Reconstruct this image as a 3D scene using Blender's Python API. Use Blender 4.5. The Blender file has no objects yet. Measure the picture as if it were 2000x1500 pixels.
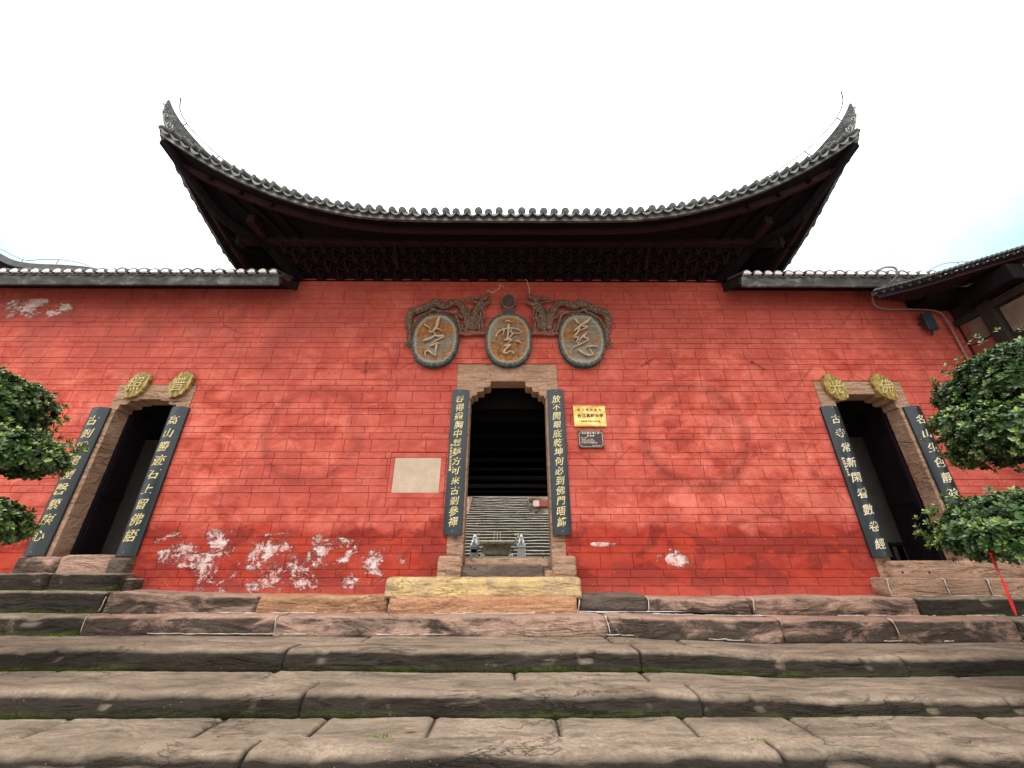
import bpy, bmesh, math, random
from math import sin, cos, tan, pi, radians, atan2, sqrt, floor
from mathutils import Vector, noise, Matrix
random.seed(11)
sc = bpy.context.scene
COL = sc.collection

# ------------------------------------------------------------------ camera
EYE = (0.0, -6.6, 1.6); FPX = 770.0; PITCH = radians(24.43); YAW = radians(-.276)
def at(px, py, Y):
    """point on the vertical plane y=Y that shows at photo pixel (px,py)"""
    u = (px-1000)/FPX; v = (750-py)/FPX
    dx, dy, dz = u, cos(PITCH)-v*sin(PITCH), sin(PITCH)+v*cos(PITCH)
    dx, dy = dx*cos(YAW)-dy*sin(YAW), dx*sin(YAW)+dy*cos(YAW)
    t = (Y-EYE[1])/dy
    return Vector((EYE[0]+dx*t, Y, EYE[2]+dz*t))
cam = bpy.data.cameras.new("camera"); camo = bpy.data.objects.new("camera", cam); COL.objects.link(camo)
cam.sensor_width = 36; cam.lens = FPX*36/2000; cam.clip_end = 2000; cam.clip_start = .05
camo.location = EYE; camo.rotation_euler = (pi/2+PITCH, 0, YAW)
sc.camera = camo

# ------------------------------------------------------------------ node helpers
class T:
    def __init__(s, tree): s.t = tree; s.N = tree.nodes; s.L = tree.links
    def n(s, typ, **k):
        nd = s.N.new(typ)
        for a, b in k.items(): setattr(nd, a, b)
        return nd
    def put(s, sock, v):
        if v is None: return
        if isinstance(v, bpy.types.NodeSocket): s.L.new(v, sock)
        elif isinstance(v, (tuple, list)) and len(v) == 3 and sock.type == 'RGBA': sock.default_value = (*v, 1)
        else: sock.default_value = v
    def pos(s): return s.n('ShaderNodeTexCoord').outputs['Object']
    def geo(s, o): return s.n('ShaderNodeNewGeometry').outputs[o]
    def attr(s, name):
        a = s.n('ShaderNodeAttribute'); a.attribute_name = name; return a.outputs['Fac']
    def mapv(s, vec, sc_=(1,1,1), loc=(0,0,0), rot=(0,0,0)):
        m = s.n('ShaderNodeMapping'); s.put(m.inputs[0], vec); m.inputs[1].default_value = loc; m.inputs[2].default_value = rot; m.inputs[3].default_value = sc_
        return m.outputs[0]
    def noise(s, vec, scale, detail=4, rough=.55, dist=0):
        m = s.n('ShaderNodeTexNoise'); s.put(m.inputs['Vector'], vec); m.inputs['Scale'].default_value = scale
        m.inputs['Detail'].default_value = detail; m.inputs['Roughness'].default_value = rough; m.inputs['Distortion'].default_value = dist
        return m.outputs['Fac']
    def vor(s, vec, scale, out='Distance', feature='F1'):
        m = s.n('ShaderNodeTexVoronoi', feature=feature); s.put(m.inputs['Vector'], vec); m.inputs['Scale'].default_value = scale
        return m.outputs[out]
    def m(s, op, a, b=None, c=None, clamp=False):
        x = s.n('ShaderNodeMath', operation=op); x.use_clamp = clamp
        s.put(x.inputs[0], a)
        if b is not None: s.put(x.inputs[1], b)
        if c is not None: s.put(x.inputs[2], c)
        return x.outputs[0]
    def rng(s, v, a, b, c=0., d=1., smooth=False):
        x = s.n('ShaderNodeMapRange'); x.clamp = True
        if smooth: x.interpolation_type = 'SMOOTHSTEP'
        s.put(x.inputs[0], v)
        for i, q in enumerate((a, b, c, d)): s.put(x.inputs[i+1], q)
        return x.outputs[0]
    def mix(s, f, a, b, mode='MIX'):
        x = s.n('ShaderNodeMix', data_type='RGBA', blend_type=mode)
        s.put(x.inputs[0], f); s.put(x.inputs[6], a); s.put(x.inputs[7], b)
        return x.outputs[2]
    def ramp(s, f, stops):
        x = s.n('ShaderNodeValToRGB'); s.put(x.inputs[0], f); e = x.color_ramp.elements
        while len(e) < len(stops): e.new(.5)
        for q, (p, c) in zip(e, stops): q.position = p; q.color = (*c, 1)
        return x.outputs[0]
    def xyz(s, v):
        x = s.n('ShaderNodeSeparateXYZ'); s.put(x.inputs[0], v); return x.outputs
    def bump(s, h, dist=.01, strength=1., normal=None):
        x = s.n('ShaderNodeBump'); x.inputs['Strength'].default_value = strength; x.inputs['Distance'].default_value = dist
        s.put(x.inputs['Height'], h)
        if normal is not None: s.put(x.inputs['Normal'], normal)
        return x.outputs[0]
def material(name):
    m = bpy.data.materials.new(name); m.use_nodes = True; t = T(m.node_tree)
    b = m.node_tree.nodes['Principled BSDF']
    def fin(col=None, rough=None, normal=None, metal=None, spec=None):
        t.put(b.inputs['Base Color'], col); t.put(b.inputs['Roughness'], rough); t.put(b.inputs['Normal'], normal)
        t.put(b.inputs['Metallic'], metal); t.put(b.inputs['Specular IOR Level'], spec)
        return m
    return m, t, fin
def simple(name, c1, c2, scale=6, rough=.7, bump=.004, stretch=(1,1,1), metal=0., spec=.4, detail=6, lo=.35, hi=.65):
    m, t, fin = material(name); v = t.mapv(t.pos(), stretch)
    n = t.noise(v, scale, detail, .62)
    fine = t.noise(v, scale*9, 3, .6)
    f = t.rng(n, lo, hi)
    c = t.mix(f, c1, c2)
    c = t.mix(t.rng(fine, .3, .7, 0, .35), c, tuple(x*.6 for x in c1))
    return fin(c, rough, t.bump(t.m('ADD', n, t.m('MULTIPLY', fine, .4)), bump), metal, spec)

# ------------------------------------------------------------------ mesh helpers
class MB:
    def __init__(s): s.v = []; s.f = []; s.att = None
    def add(s, vs, fs):
        o = len(s.v); s.v += [tuple(p) for p in vs]; s.f += [tuple(i+o for i in f) for f in fs]; return o
    def box(s, a, b, M=None):
        x0,y0,z0 = a; x1,y1,z1 = b
        vs = [Vector(p) for p in ((x0,y0,z0),(x1,y0,z0),(x1,y1,z0),(x0,y1,z0),(x0,y0,z1),(x1,y0,z1),(x1,y1,z1),(x0,y1,z1))]
        if M: vs = [M @ p for p in vs]
        s.add(vs, [(0,3,2,1),(4,5,6,7),(0,1,5,4),(1,2,6,5),(2,3,7,6),(3,0,4,7)])
    def bar(s, p, q, w, h, up=(0,0,1)):
        p = Vector(p); q = Vector(q); d = (q-p).normalized(); u = Vector(up)
        r = d.cross(u)
        if r.length < 1e-4: r = d.cross(Vector((0,1,0)))
        r.normalize(); u = r.cross(d)
        r *= w/2; u *= h/2
        s.add([p-r-u,p+r-u,p+r+u,p-r+u,q-r-u,q+r-u,q+r+u,q-r+u], [(0,3,2,1),(4,5,6,7),(0,1,5,4),(1,2,6,5),(2,3,7,6),(3,0,4,7)])
    def tube(s, pts, rad, n=8, flat=1., cap=True, up=(0,1,0)):
        """swept tube through pts; flat scales the radius along `up`"""
        pts = [Vector(p) for p in pts]
        if not hasattr(rad, '__len__'): rad = [rad]*len(pts)
        up = Vector(up); rings = []
        for i, p in enumerate(pts):
            d = (pts[min(i+1, len(pts)-1)]-pts[max(i-1, 0)])
            if d.length < 1e-9: d = Vector((0,0,1))
            d.normalize(); r = d.cross(up)
            if r.length < 1e-3: r = d.cross(Vector((1,.3,.2)))
            r.normalize(); w = r.cross(d).normalized()
            rings.append([p+(r*cos(2*pi*k/n)+w*sin(2*pi*k/n)*flat)*rad[i] for k in range(n)])
        o = len(s.v); s.v += [tuple(q) for R in rings for q in R]
        for i in range(len(pts)-1):
            for k in range(n):
                a = o+i*n+k; b = o+i*n+(k+1)%n
                s.f.append((a, b, b+n, a+n))
        if cap:
            s.f.append(tuple(o+k for k in range(n))[::-1]); s.f.append(tuple(o+(len(pts)-1)*n+k for k in range(n)))
    def prism(s, poly, y0, y1):
        """polygon in (x,z) extruded from y0 (front) to y1 (back)"""
        n = len(poly)
        o = s.add([(x,y0,z) for x,z in poly]+[(x,y1,z) for x,z in poly], [])
        s.f.append(tuple(o+i for i in range(n))); s.f.append(tuple(o+n+i for i in range(n))[::-1])
        for i in range(n): s.f.append((o+i, o+n+i, o+n+(i+1)%n, o+(i+1)%n))
    def lathe(s, prof, c=(0,0,0), n=24, M=None):
        o = len(s.v)
        for r, z in prof:
            for k in range(n):
                p = Vector((c[0]+r*cos(2*pi*k/n), c[1]+r*sin(2*pi*k/n), c[2]+z)); s.v.append(tuple(M @ p if M else p))
        for i in range(len(prof)-1):
            for k in range(n):
                a = o+i*n+k; b = o+i*n+(k+1)%n; s.f.append((a,b,b+n,a+n))
        s.f.append(tuple(o+k for k in range(n))[::-1]); s.f.append(tuple(o+(len(prof)-1)*n+k for k in range(n)))
    def ball(s, c, r, n=10, sc_=(1,1,1), jit=0):
        c = Vector(c); o = len(s.v); m = n//2
        for i in range(m+1):
            th = pi*i/m
            for k in range(n):
                p = Vector((sin(th)*cos(2*pi*k/n)*sc_[0], sin(th)*sin(2*pi*k/n)*sc_[1], cos(th)*sc_[2]))*r
                if jit: p *= 1+jit*noise.noise((c+p)*5/r*.3)
                s.v.append(tuple(c+p))
        for i in range(m):
            for k in range(n):
                a = o+i*n+k; b = o+i*n+(k+1)%n; s.f.append((a,a+n,b+n,b))
    def build(s, name, mat_, parent=None, smooth=False, fix=False, loc=None, bevel=0, bseg=2):
        me = bpy.data.meshes.new(name); me.from_pydata(s.v, [], s.f)
        if fix or bevel:
            bm = bmesh.new(); bm.from_mesh(me)
            bmesh.ops.recalc_face_normals(bm, faces=bm.faces)
            if bevel:
                es = [e for e in bm.edges if len(e.link_faces) == 2 and e.calc_face_angle(0) > .5]
                bmesh.ops.bevel(bm, geom=es, offset=bevel, segments=bseg, affect='EDGES', profile=.5, clamp_overlap=True)
            bm.to_mesh(me); bm.free()
        me.materials.append(mat_)
        if smooth:
            for p in me.polygons: p.use_smooth = True
        if smooth and smooth != 1: 
            try: me.set_sharp_from_angle(angle=smooth)
            except Exception: pass
        o = bpy.data.objects.new(name, me); COL.objects.link(o)
        if parent: o.parent = parent
        return o
def tag(o, label=None, cat=None, group=None, kind=None):
    for k, v in (('label',label),('category',cat),('group',group),('kind',kind)):
        if v: o[k] = v
    return o
def empty(name, label=None, cat=None, group=None, loc=(0,0,0), kind=None):
    o = bpy.data.objects.new(name, None); COL.objects.link(o); o.location = loc; o.empty_display_size = .2
    return tag(o, label, cat, group, kind)
def setattr_f(o, name, vals):
    a = o.data.attributes.new(name, 'FLOAT', 'POINT'); a.data.foreach_set('value', vals)
def catmull(pts, k=6):
    pts = [Vector(p) for p in pts]; P = [2*pts[0]-pts[1]]+pts+[2*pts[-1]-pts[-2]]; out = []
    for i in range(1, len(P)-2):
        for j in range(k):
            t = j/k; a,b,c,d = P[i-1:i+3]
            out.append(.5*((2*b)+(c-a)*t+(2*a-5*b+4*c-d)*t*t+(3*b-a-3*c+d)*t**3))
    out.append(P[-2]); return out
def lerp(a, b, t): return a+(b-a)*t
def sstep(a, b, x):
    t = max(0, min(1, (x-a)/(b-a))); return t*t*(3-2*t)
_gc = {}
def glyph(ch, off=.012, ext=.0):
    key = (ch, off, ext)
    if key not in _gc:
        c = bpy.data.curves.new('glyph', 'FONT'); c.body = ch; c.offset = off; c.extrude = ext; c.resolution_u = 2
        o = bpy.data.objects.new('glyph', c); COL.objects.link(o); bpy.context.view_layer.update()
        me = bpy.data.meshes.new_from_object(o.evaluated_get(bpy.context.evaluated_depsgraph_get()))
        vs = [v.co.copy() for v in me.vertices]; fs = [tuple(p.vertices) for p in me.polygons]
        bpy.data.objects.remove(o); bpy.data.curves.remove(c); bpy.data.meshes.remove(me)
        if vs:
            x0 = min(v.x for v in vs); x1 = max(v.x for v in vs); y0 = min(v.y for v in vs); y1 = max(v.y for v in vs)
            cx, cy = (x0+x1)/2, (y0+y1)/2
            vs = [Vector((v.x-cx, v.y-cy, v.z)) for v in vs]
        _gc[key] = (vs, fs)
    return _gc[key]
def write(mb, ch, x, z, size, y, off=.012, ext=.02, shear=.0, yfun=None, sx=1., rise=0.):
    """one character standing on a wall facing -y; z of the glyph becomes depth"""
    if not ch.strip(): return
    vs, fs = glyph(ch, off, ext)
    out = []
    for v in vs:
        X = x+(v.x+shear*v.y)*size*sx; Z = z+(v.y+rise*v.x)*size; yy = (yfun(X) if yfun else y)-v.z*size*.5
        out.append((X, yy, Z))
    mb.add(out, fs)

# ------------------------------------------------------------------ materials
def red_paint():
    m, t, fin = material('weathered_red_limewash'); p = t.pos(); X, Y, Z = t.xyz(p)
    big = t.noise(p, .45, 5, .6, .3); mid = t.noise(t.mapv(p, (1,1,1.5)), 1.5, 7, .68, .4); small = t.noise(p, 7, 6, .65); fine = t.noise(p, 45, 3, .6)
    c = t.ramp(t.rng(mid, .39, .61), [(0, (.34,.054,.036)), (.45, (.58,.115,.076)), (1, (.76,.215,.15))])
    c = t.mix(t.rng(big, .42, .60, 0, .75), c, (.44,.092,.070))
    c = t.mix(t.m('MULTIPLY', t.rng(t.noise(t.mapv(p, (1.6,1,.6), rot=(0,.35,0)), 1.3, 8, .7, .6), .50, .64, 0, .6), 1.), c, (.37,.075,.058))
    # chalky rubbed areas
    rub = t.rng(t.noise(t.mapv(p, (1,1,2.), rot=(0,.5,0)), 2.6, 8, .72, .8), .52, .66, 0, .6)
    c = t.mix(rub, c, (.68,.20,.155))
    # grey-brown streaked grime in the upper left
    gz = t.m('MULTIPLY', t.rng(Z, 4.2, 6.0), t.rng(X, -1.5, -5., 0, 1))
    gr = t.m('MULTIPLY', gz, t.rng(t.noise(t.mapv(p, (1.4,1,.8), rot=(0,.45,0)), 1.6, 7, .7, .5), .40, .60))
    c = t.mix(t.m('MULTIPLY', gr, .85), c, (.29,.085,.068))
    up = t.rng(t.m('ADD', Z, t.m('MULTIPLY', mid, .8)), 5.4, 7.3, 0, .6)  # eave shade painted in: wall colour darkens towards the top
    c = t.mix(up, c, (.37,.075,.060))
    # rising damp: deeper redder band near the base with a ragged edge
    edge = t.m('ADD', Z, t.m('MULTIPLY', t.m('SUBTRACT', t.noise(p, 1.1, 7, .65), .5), 1.5))
    damp = t.rng(edge, 2.22, 2.06)
    dc = t.mix(t.rng(t.noise(t.mapv(p, (1,1,1.6)), 1.9, 6, .6), .42, .56), (.30,.022,.013), (.40,.044,.020))
    dc = t.mix(t.rng(t.noise(t.mapv(p,(.8,1,1.3)), 1.5, 5, .6, .5), .50, .545, 0, .8), dc, (.13,.012,.010))
    c = t.mix(t.m('MULTIPLY', damp, .9), c, dc)
    c = t.mix(t.m('MULTIPLY', t.rng(t.m('ADD', Z, t.m('MULTIPLY', small, .25)), 1.55, 1.25), .5), c, (.52,.13,.10))
    # block to block tone
    c = t.mix(t.rng(t.attr('tone'), 0, 1, 0, .34), c, (.42,.07,.048))
    # sooty rings of two old round emblems
    for cx, cz, r, k in ((-3.42, 3.66, .82, .72), (3.2, 3.66, .90, .95)):
        d = t.m('SQRT', t.m('ADD', t.m('POWER', t.m('SUBTRACT', X, cx), 2), t.m('POWER', t.m('SUBTRACT', Z, cz), 2)))
        dd = t.m('ABSOLUTE', t.m('SUBTRACT', d, r))
        rn = t.rng(t.noise(p, 7, 7, .75), .44, .56, 0, .8)
        ring = t.m('MULTIPLY', t.rng(dd, .10, .01), rn)
        soft = t.m('MULTIPLY', t.rng(dd, .16, .02), t.rng(t.noise(p, 2.1, 3), .35, .6, .15, .6))
        ins = t.m('MULTIPLY', t.rng(d, r, r*.5), t.rng(t.noise(p, 3.6, 6, .7, .8), .56, .68, 0, .65))
        tot = t.m('MAXIMUM', t.m('MAXIMUM', t.m('MULTIPLY', ring, t.rng(Z, 4.3, 3.1, .35, 1.)), soft), ins)
        c = t.mix(t.m('MULTIPLY', tot, k), c, (.12,.030,.025))
    # round smudges
    for cx, cz, r in ((-.0, 0, 0), (3.05, 5.0, .12), (-2.55, 4.93, .15), (-2.2, 5.4, .1), (-7.35, 2.9, .12), (2.35, 5.95, .10), (4.35, 5.72, .14), (1.45, 5.95, .07)):
        if r == 0: continue
        d = t.m('SQRT', t.m('ADD', t.m('POWER', t.m('SUBTRACT', X, cx), 2), t.m('POWER', t.m('SUBTRACT', Z, cz), 2)))
        d = t.m('ADD', d, t.m('MULTIPLY', t.m('SUBTRACT', small, .5), .1))
        c = t.mix(t.rng(d, r, r*.5, 0, .5), c, (.25,.055,.045))
    # peeled limewash
    def blob(cx, cz, rx, rz, core=0.):
        return t.rng(t.m('ADD', t.m('POWER', t.m('DIVIDE', t.m('SUBTRACT', X, cx), rx), 2), t.m('POWER', t.m('DIVIDE', t.m('SUBTRACT', Z, cz), rz), 2)), 1., core)
    reg = None
    for b, w in ((blob(-4.7,1.80,1.1,.36,.6), .95), (blob(-3.4,1.62,1.8,.50,.65), 1.02), (blob(-2.45,1.60,1.15,.45,.5), .88), (blob(-4.1,1.32,1.7,.22,.3), .86), (blob(2.5,1.63,.46,.28), 1.12), (blob(-3.6,1.6,2.3,.55), .45), (blob(2.1,1.7,1.6,.5), .22), (blob(1.44,1.87,.30,.05), 1.7), (blob(-9.7,6.24,1.15,.30,.5), 1.2), (blob(5.0,1.3,.5,.25), .3)):
        q = t.m('MULTIPLY', b, w); reg = q if reg is None else t.m('MAXIMUM', reg, q)
    pn = t.m('ADD', t.noise(t.mapv(p, (1.,1,1.25)), 13., 10, .86, .0), t.m('MULTIPLY', t.m('SUBTRACT', t.noise(p, 3.2, 4), .5), .34))
    reg = t.m('MULTIPLY', reg, t.rng(t.noise(t.mapv(p, (1,1,1.4)), 2.1, 5, .65, .6), .36, .60, .45, 1.10))
    th = t.m('SUBTRACT', .80, t.m('MULTIPLY', reg, .325))
    peel = t.m('MULTIPLY', t.rng(pn, th, t.m('ADD', th, .018)), t.rng(reg, .02, .06))
    pc = t.mix(t.rng(t.noise(p, 6, 7, .75), .47, .60), (.70,.60,.56), (.60,.20,.155))
    pc = t.mix(t.m('MULTIPLY', t.rng(t.noise(p, 3.1, 4, .6), .56, .62), t.rng(Z, 1.75, 1.4)), pc, (.27,.24,.21))
    c = t.mix(peel, c, pc)
    # tiny chips everywhere in the lower part
    ch = t.m('MULTIPLY', t.rng(t.vor(t.mapv(p, (1,1,.8)), 9), .05, .035), t.rng(t.noise(p, 1.7, 2), .50, .6))
    ch = t.m('MULTIPLY', ch, t.rng(Z, 2.9, 1.9))
    c = t.mix(t.m('MULTIPLY', ch, .9), c, (.78,.70,.66))
    # joints cut in the render, partly filled with paint
    j = t.attr('joint'); smear = t.m('MULTIPLY', t.rng(Z, 4.8, 5.6), t.rng(X, -1.2, -2.6))
    smear = t.m('MULTIPLY', smear, t.rng(X, -7.5, -5.))
    jf = t.m('MULTIPLY', t.m('MULTIPLY', j, t.rng(t.noise(p, 2.3, 4, .6), .3, .6, .22, .95)), t.m('SUBTRACT', 1, t.m('MULTIPLY', smear, .85)))
    c = t.mix(t.m('MULTIPLY', jf, t.m('SUBTRACT', 1, t.m('MULTIPLY', peel, .6))), c, (.11,.014,.010))
    # hairline cracks
    crn = t.n('ShaderNodeTexVoronoi', feature='DISTANCE_TO_EDGE'); t.put(crn.inputs['Vector'], t.mapv(p, (1,1,.5), rot=(0,.3,0))); crn.inputs['Scale'].default_value = .9
    cm = t.m('MULTIPLY', t.rng(crn.outputs[0], .012, .003), t.rng(t.noise(p, .8, 3), .52, .6, 0, .5))
    c = t.mix(cm, c, (.20,.035,.028))
    c = t.mix(t.rng(fine, .3, .7, 0, .32), c, (.30,.045,.034))
    c = t.mix(t.m('MULTIPLY', t.rng(t.noise(p, 5.2, 8, .74, .5), .56, .70), .5), c, (.27,.045,.034))
    h = t.m('ADD', t.m('MULTIPLY', mid, 1.), t.m('MULTIPLY', small, .5)); h = t.m('ADD', h, t.m('MULTIPLY', fine, .12)); h = t.m('SUBTRACT', h, t.m('MULTIPLY', peel, .25))
    return fin(c, .9, t.bump(t.m('ADD', h, t.m('MULTIPLY', big, 3.)), .035, 1.), None, .08)
M_RED = red_paint()

def sandstone(name, base, pale, dark, grime, moss=.0, warm=None, riser=.9):
    """sandstone with upright faces blackened as biofilm and painted-in shade, moss at the foot (attribute foot)"""
    m, t, fin = material(name); p = t.pos(); N = t.xyz(t.geo('Normal'))
    w = t.mapv(p, (.7,1.4,2.6)); big = t.noise(w, .9, 5, .6, .6); mid = t.noise(w, 4.5, 8, .68, .5); fine = t.noise(p, 26, 6, .7); grain = t.noise(p, 130, 2, .6)
    c = t.mix(t.rng(big, .35, .65), base, pale)
    c = t.mix(t.rng(mid, .45, .72, 0, .6), c, tuple(x*.72 for x in base))
    # bedding lines of the flaking stone
    rdg = t.m('ABSOLUTE', t.m('SUBTRACT', t.noise(t.mapv(p, (.55,1.1,3.2), rot=(.05,.09,.1)), 1.7, 6, .62, 1.3), .5))
    crk = t.m('MULTIPLY', t.rng(rdg, .012, .003), t.rng(t.noise(p, 1.1, 3), .50, .60))
    c = t.mix(t.m('MULTIPLY', crk, .5), c, dark)
    c = t.mix(t.rng(fine, .38, .66, 0, .6), c, tuple(x*.5 for x in base))
    tone = t.attr('tone')
    c = t.mix(t.rng(tone, 0, 1, 0, .5), c, tuple(x*.6 for x in pale))
    if warm: c = t.mix(t.rng(t.noise(p, 2.2, 5, .6), .42, .58, 0, .8), c, warm)
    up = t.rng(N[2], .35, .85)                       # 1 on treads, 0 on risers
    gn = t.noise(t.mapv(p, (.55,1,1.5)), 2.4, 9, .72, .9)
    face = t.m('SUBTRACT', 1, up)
    film_shade = t.m('MULTIPLY', face, t.rng(t.m('ADD', gn, t.m('MULTIPLY', t.attr('grime'), .5)), .47, .62))  # grime on upright faces, deepened to paint in the shade of the risers
    c = t.mix(t.m('MULTIPLY', film_shade, riser), c, t.mix(t.rng(fine, .35, .65), tuple(x*.6 for x in grime), tuple(min(1,x*1.9) for x in grime)))
    tr = t.m('MULTIPLY', up, t.rng(t.noise(t.mapv(p,(.8,2.4,1)), 1.9, 8, .74, .6), .46, .64, 0, .7))
    c = t.mix(tr, c, dark)
    if moss:
        f = t.attr('foot'); mn = t.noise(p, 3.1, 8, .72)
        xm = t.rng(t.noise(t.mapv(p, (.45,.45,.2)), 1., 2), .38, .6)
        mm = t.m('MULTIPLY', t.rng(t.m('ADD', t.m('MULTIPLY', f, .62), t.m('MULTIPLY', mn, .75)), .80, .98), xm)
        mm = t.m('MULTIPLY', mm, t.rng(t.xyz(p)[0], 3., -1.5, .45, 1.))
        c = t.mix(t.m('MULTIPLY', mm, moss), c, t.mix(t.rng(fine, .35, .65), (.022,.038,.006), (.085,.12,.013)))
    sp = t.m('MULTIPLY', t.rng(t.vor(p, 26), .10, .05), t.rng(t.noise(p, 4, 2), .55, .62))
    c = t.mix(t.m('MULTIPLY', sp, .6), c, (.62,.58,.5))
    h = t.m('ADD', t.m('MULTIPLY', mid, .8), t.m('ADD', t.m('MULTIPLY', fine, .35), t.m('MULTIPLY', grain, .08)))
    h = t.m('SUBTRACT', h, t.m('MULTIPLY', crk, .35)); h = t.m('ADD', h, t.m('MULTIPLY', t.rng(t.noise(t.mapv(p, (.5,.8,2.2)), 2.3, 3, .5, .8), .4, .6), .45))
    return fin(c, .9, t.bump(h, .06, 1.), None, .12)
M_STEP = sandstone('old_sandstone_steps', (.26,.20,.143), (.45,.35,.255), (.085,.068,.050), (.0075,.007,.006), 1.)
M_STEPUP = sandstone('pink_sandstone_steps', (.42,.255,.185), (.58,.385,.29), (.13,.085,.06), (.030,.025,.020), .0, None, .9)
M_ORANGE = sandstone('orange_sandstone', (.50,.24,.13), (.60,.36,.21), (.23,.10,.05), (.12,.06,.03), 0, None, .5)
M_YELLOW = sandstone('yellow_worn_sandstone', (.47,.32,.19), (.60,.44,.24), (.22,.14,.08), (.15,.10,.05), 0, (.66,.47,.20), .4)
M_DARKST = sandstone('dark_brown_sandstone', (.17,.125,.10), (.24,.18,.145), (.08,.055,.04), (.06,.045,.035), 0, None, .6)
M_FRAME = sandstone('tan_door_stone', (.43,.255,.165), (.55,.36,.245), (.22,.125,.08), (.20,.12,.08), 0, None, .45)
M_MORTAR = simple('lime_mortar', (.62,.56,.47), (.42,.37,.30), 9, .9, .006)
def wood(name, c1, c2, rough=.6, st=(1,1,12), bump=.003, scale=2.5):
    return simple(name, c1, c2, scale, .85, bump, st, 0., .08)
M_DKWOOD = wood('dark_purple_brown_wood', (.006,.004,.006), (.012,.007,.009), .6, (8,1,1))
M_REDWOOD = wood('dark_red_timber', (.020,.009,.012), (.036,.015,.019), .6, (1,8,1))
M_GREYWOOD = wood('grey_brown_timber', (.022,.017,.016), (.040,.031,.028), .7, (1,1,.3))
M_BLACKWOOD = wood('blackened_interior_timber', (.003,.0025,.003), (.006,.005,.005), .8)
M_TILE = simple('grey_clay_tile', (.045,.048,.047), (.10,.105,.10), 5, .75, .006)
M_TILEEND = simple('pale_weathered_tile_end', (.26,.27,.25), (.42,.43,.40), 14, .75, .006)
M_HIP = simple('grey_plastered_ridge', (.09,.097,.097), (.19,.20,.195), 3, .8, .002)
M_TILECAP = simple('grey_tile_end_disc', (.07,.075,.072), (.14,.148,.14), 20, .75, .006)
M_TILEDRIP = simple('weathered_drip_tile', (.15,.155,.145), (.06,.062,.058), 9, .75, .006)
M_TILEFILL = simple('white_tile_fill', (.90,.90,.88), (.76,.76,.74), 10, .8, .003)
def flash():
    m, t, fin = material('grey_flashing_sheet'); p = t.pos()
    n = t.noise(t.mapv(p, (1.6,1,3), rot=(0,.6,0)), 2.3, 6, .65, .6); f = t.noise(p, 20, 4, .6)
    c = t.ramp(t.rng(n, .38, .68), [(0,(.04,.043,.043)),(.5,(.09,.095,.092)),(1,(.26,.27,.26))])
    return fin(t.mix(t.rng(f,.4,.7,0,.4), c, (.05,.05,.05)), .42, t.bump(n, .02), .35, .5)
M_FLASH = flash()
M_BOARD = simple('slate_black_lacquer', (.012,.020,.024), (.020,.031,.036), 3, .34, .0015, (4,1,.6), 0, .5)
M_GOLD = simple('gold_leaf_lettering', (.52,.40,.13), (.88,.78,.45), 26, .42, .002, (1,1,1), .15, .5)
M_WHITEP = simple('cream_painted_lettering', (.80,.74,.55), (.7,.6,.35), 20, .5, .002)
M_BRASS = None
def brass():
    m, t, fin = material('gold_sign_sheet'); p = t.pos()
    n = t.noise(t.mapv(p, (1,1,2.5), rot=(0,.4,0)), 3.2, 4, .6, 1.2); f = t.noise(p, 40, 4, .6)
    c = t.ramp(t.rng(n, .35, .65), [(0,(.50,.30,.055)),(.5,(.72,.49,.12)),(1,(.85,.68,.28))])
    return fin(t.mix(t.rng(f,.4,.7,0,.2), c, (.35,.2,.04)), .38, t.bump(n, .01, .4), .35, .5)
M_BRASS = brass()
def goldplaque(name, green):
    m, t, fin = material(name); p = t.pos()
    n = t.noise(t.mapv(p, (3,1,1.)), 7, 8, .75, 1.); f = t.noise(p, 60, 4, .6)
    c = t.ramp(t.rng(n, .36, .66), [(0,(.07,.045,.01)),(.4,(.24,.155,.022)),(.62,(.42,.30,.06)),(1,(.50,.50,.42) if green else (.62,.50,.20))])
    return fin(t.mix(t.rng(f,.4,.7,0,.35), c, (.14,.09,.02)), .5, t.bump(t.m('ADD', n, t.m('MULTIPLY', f, .3)), .02), .15, .5)
M_PLQA = goldplaque('flaking_gilt_wood', True); M_PLQB = goldplaque('olive_gilt_wood', False)
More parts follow.
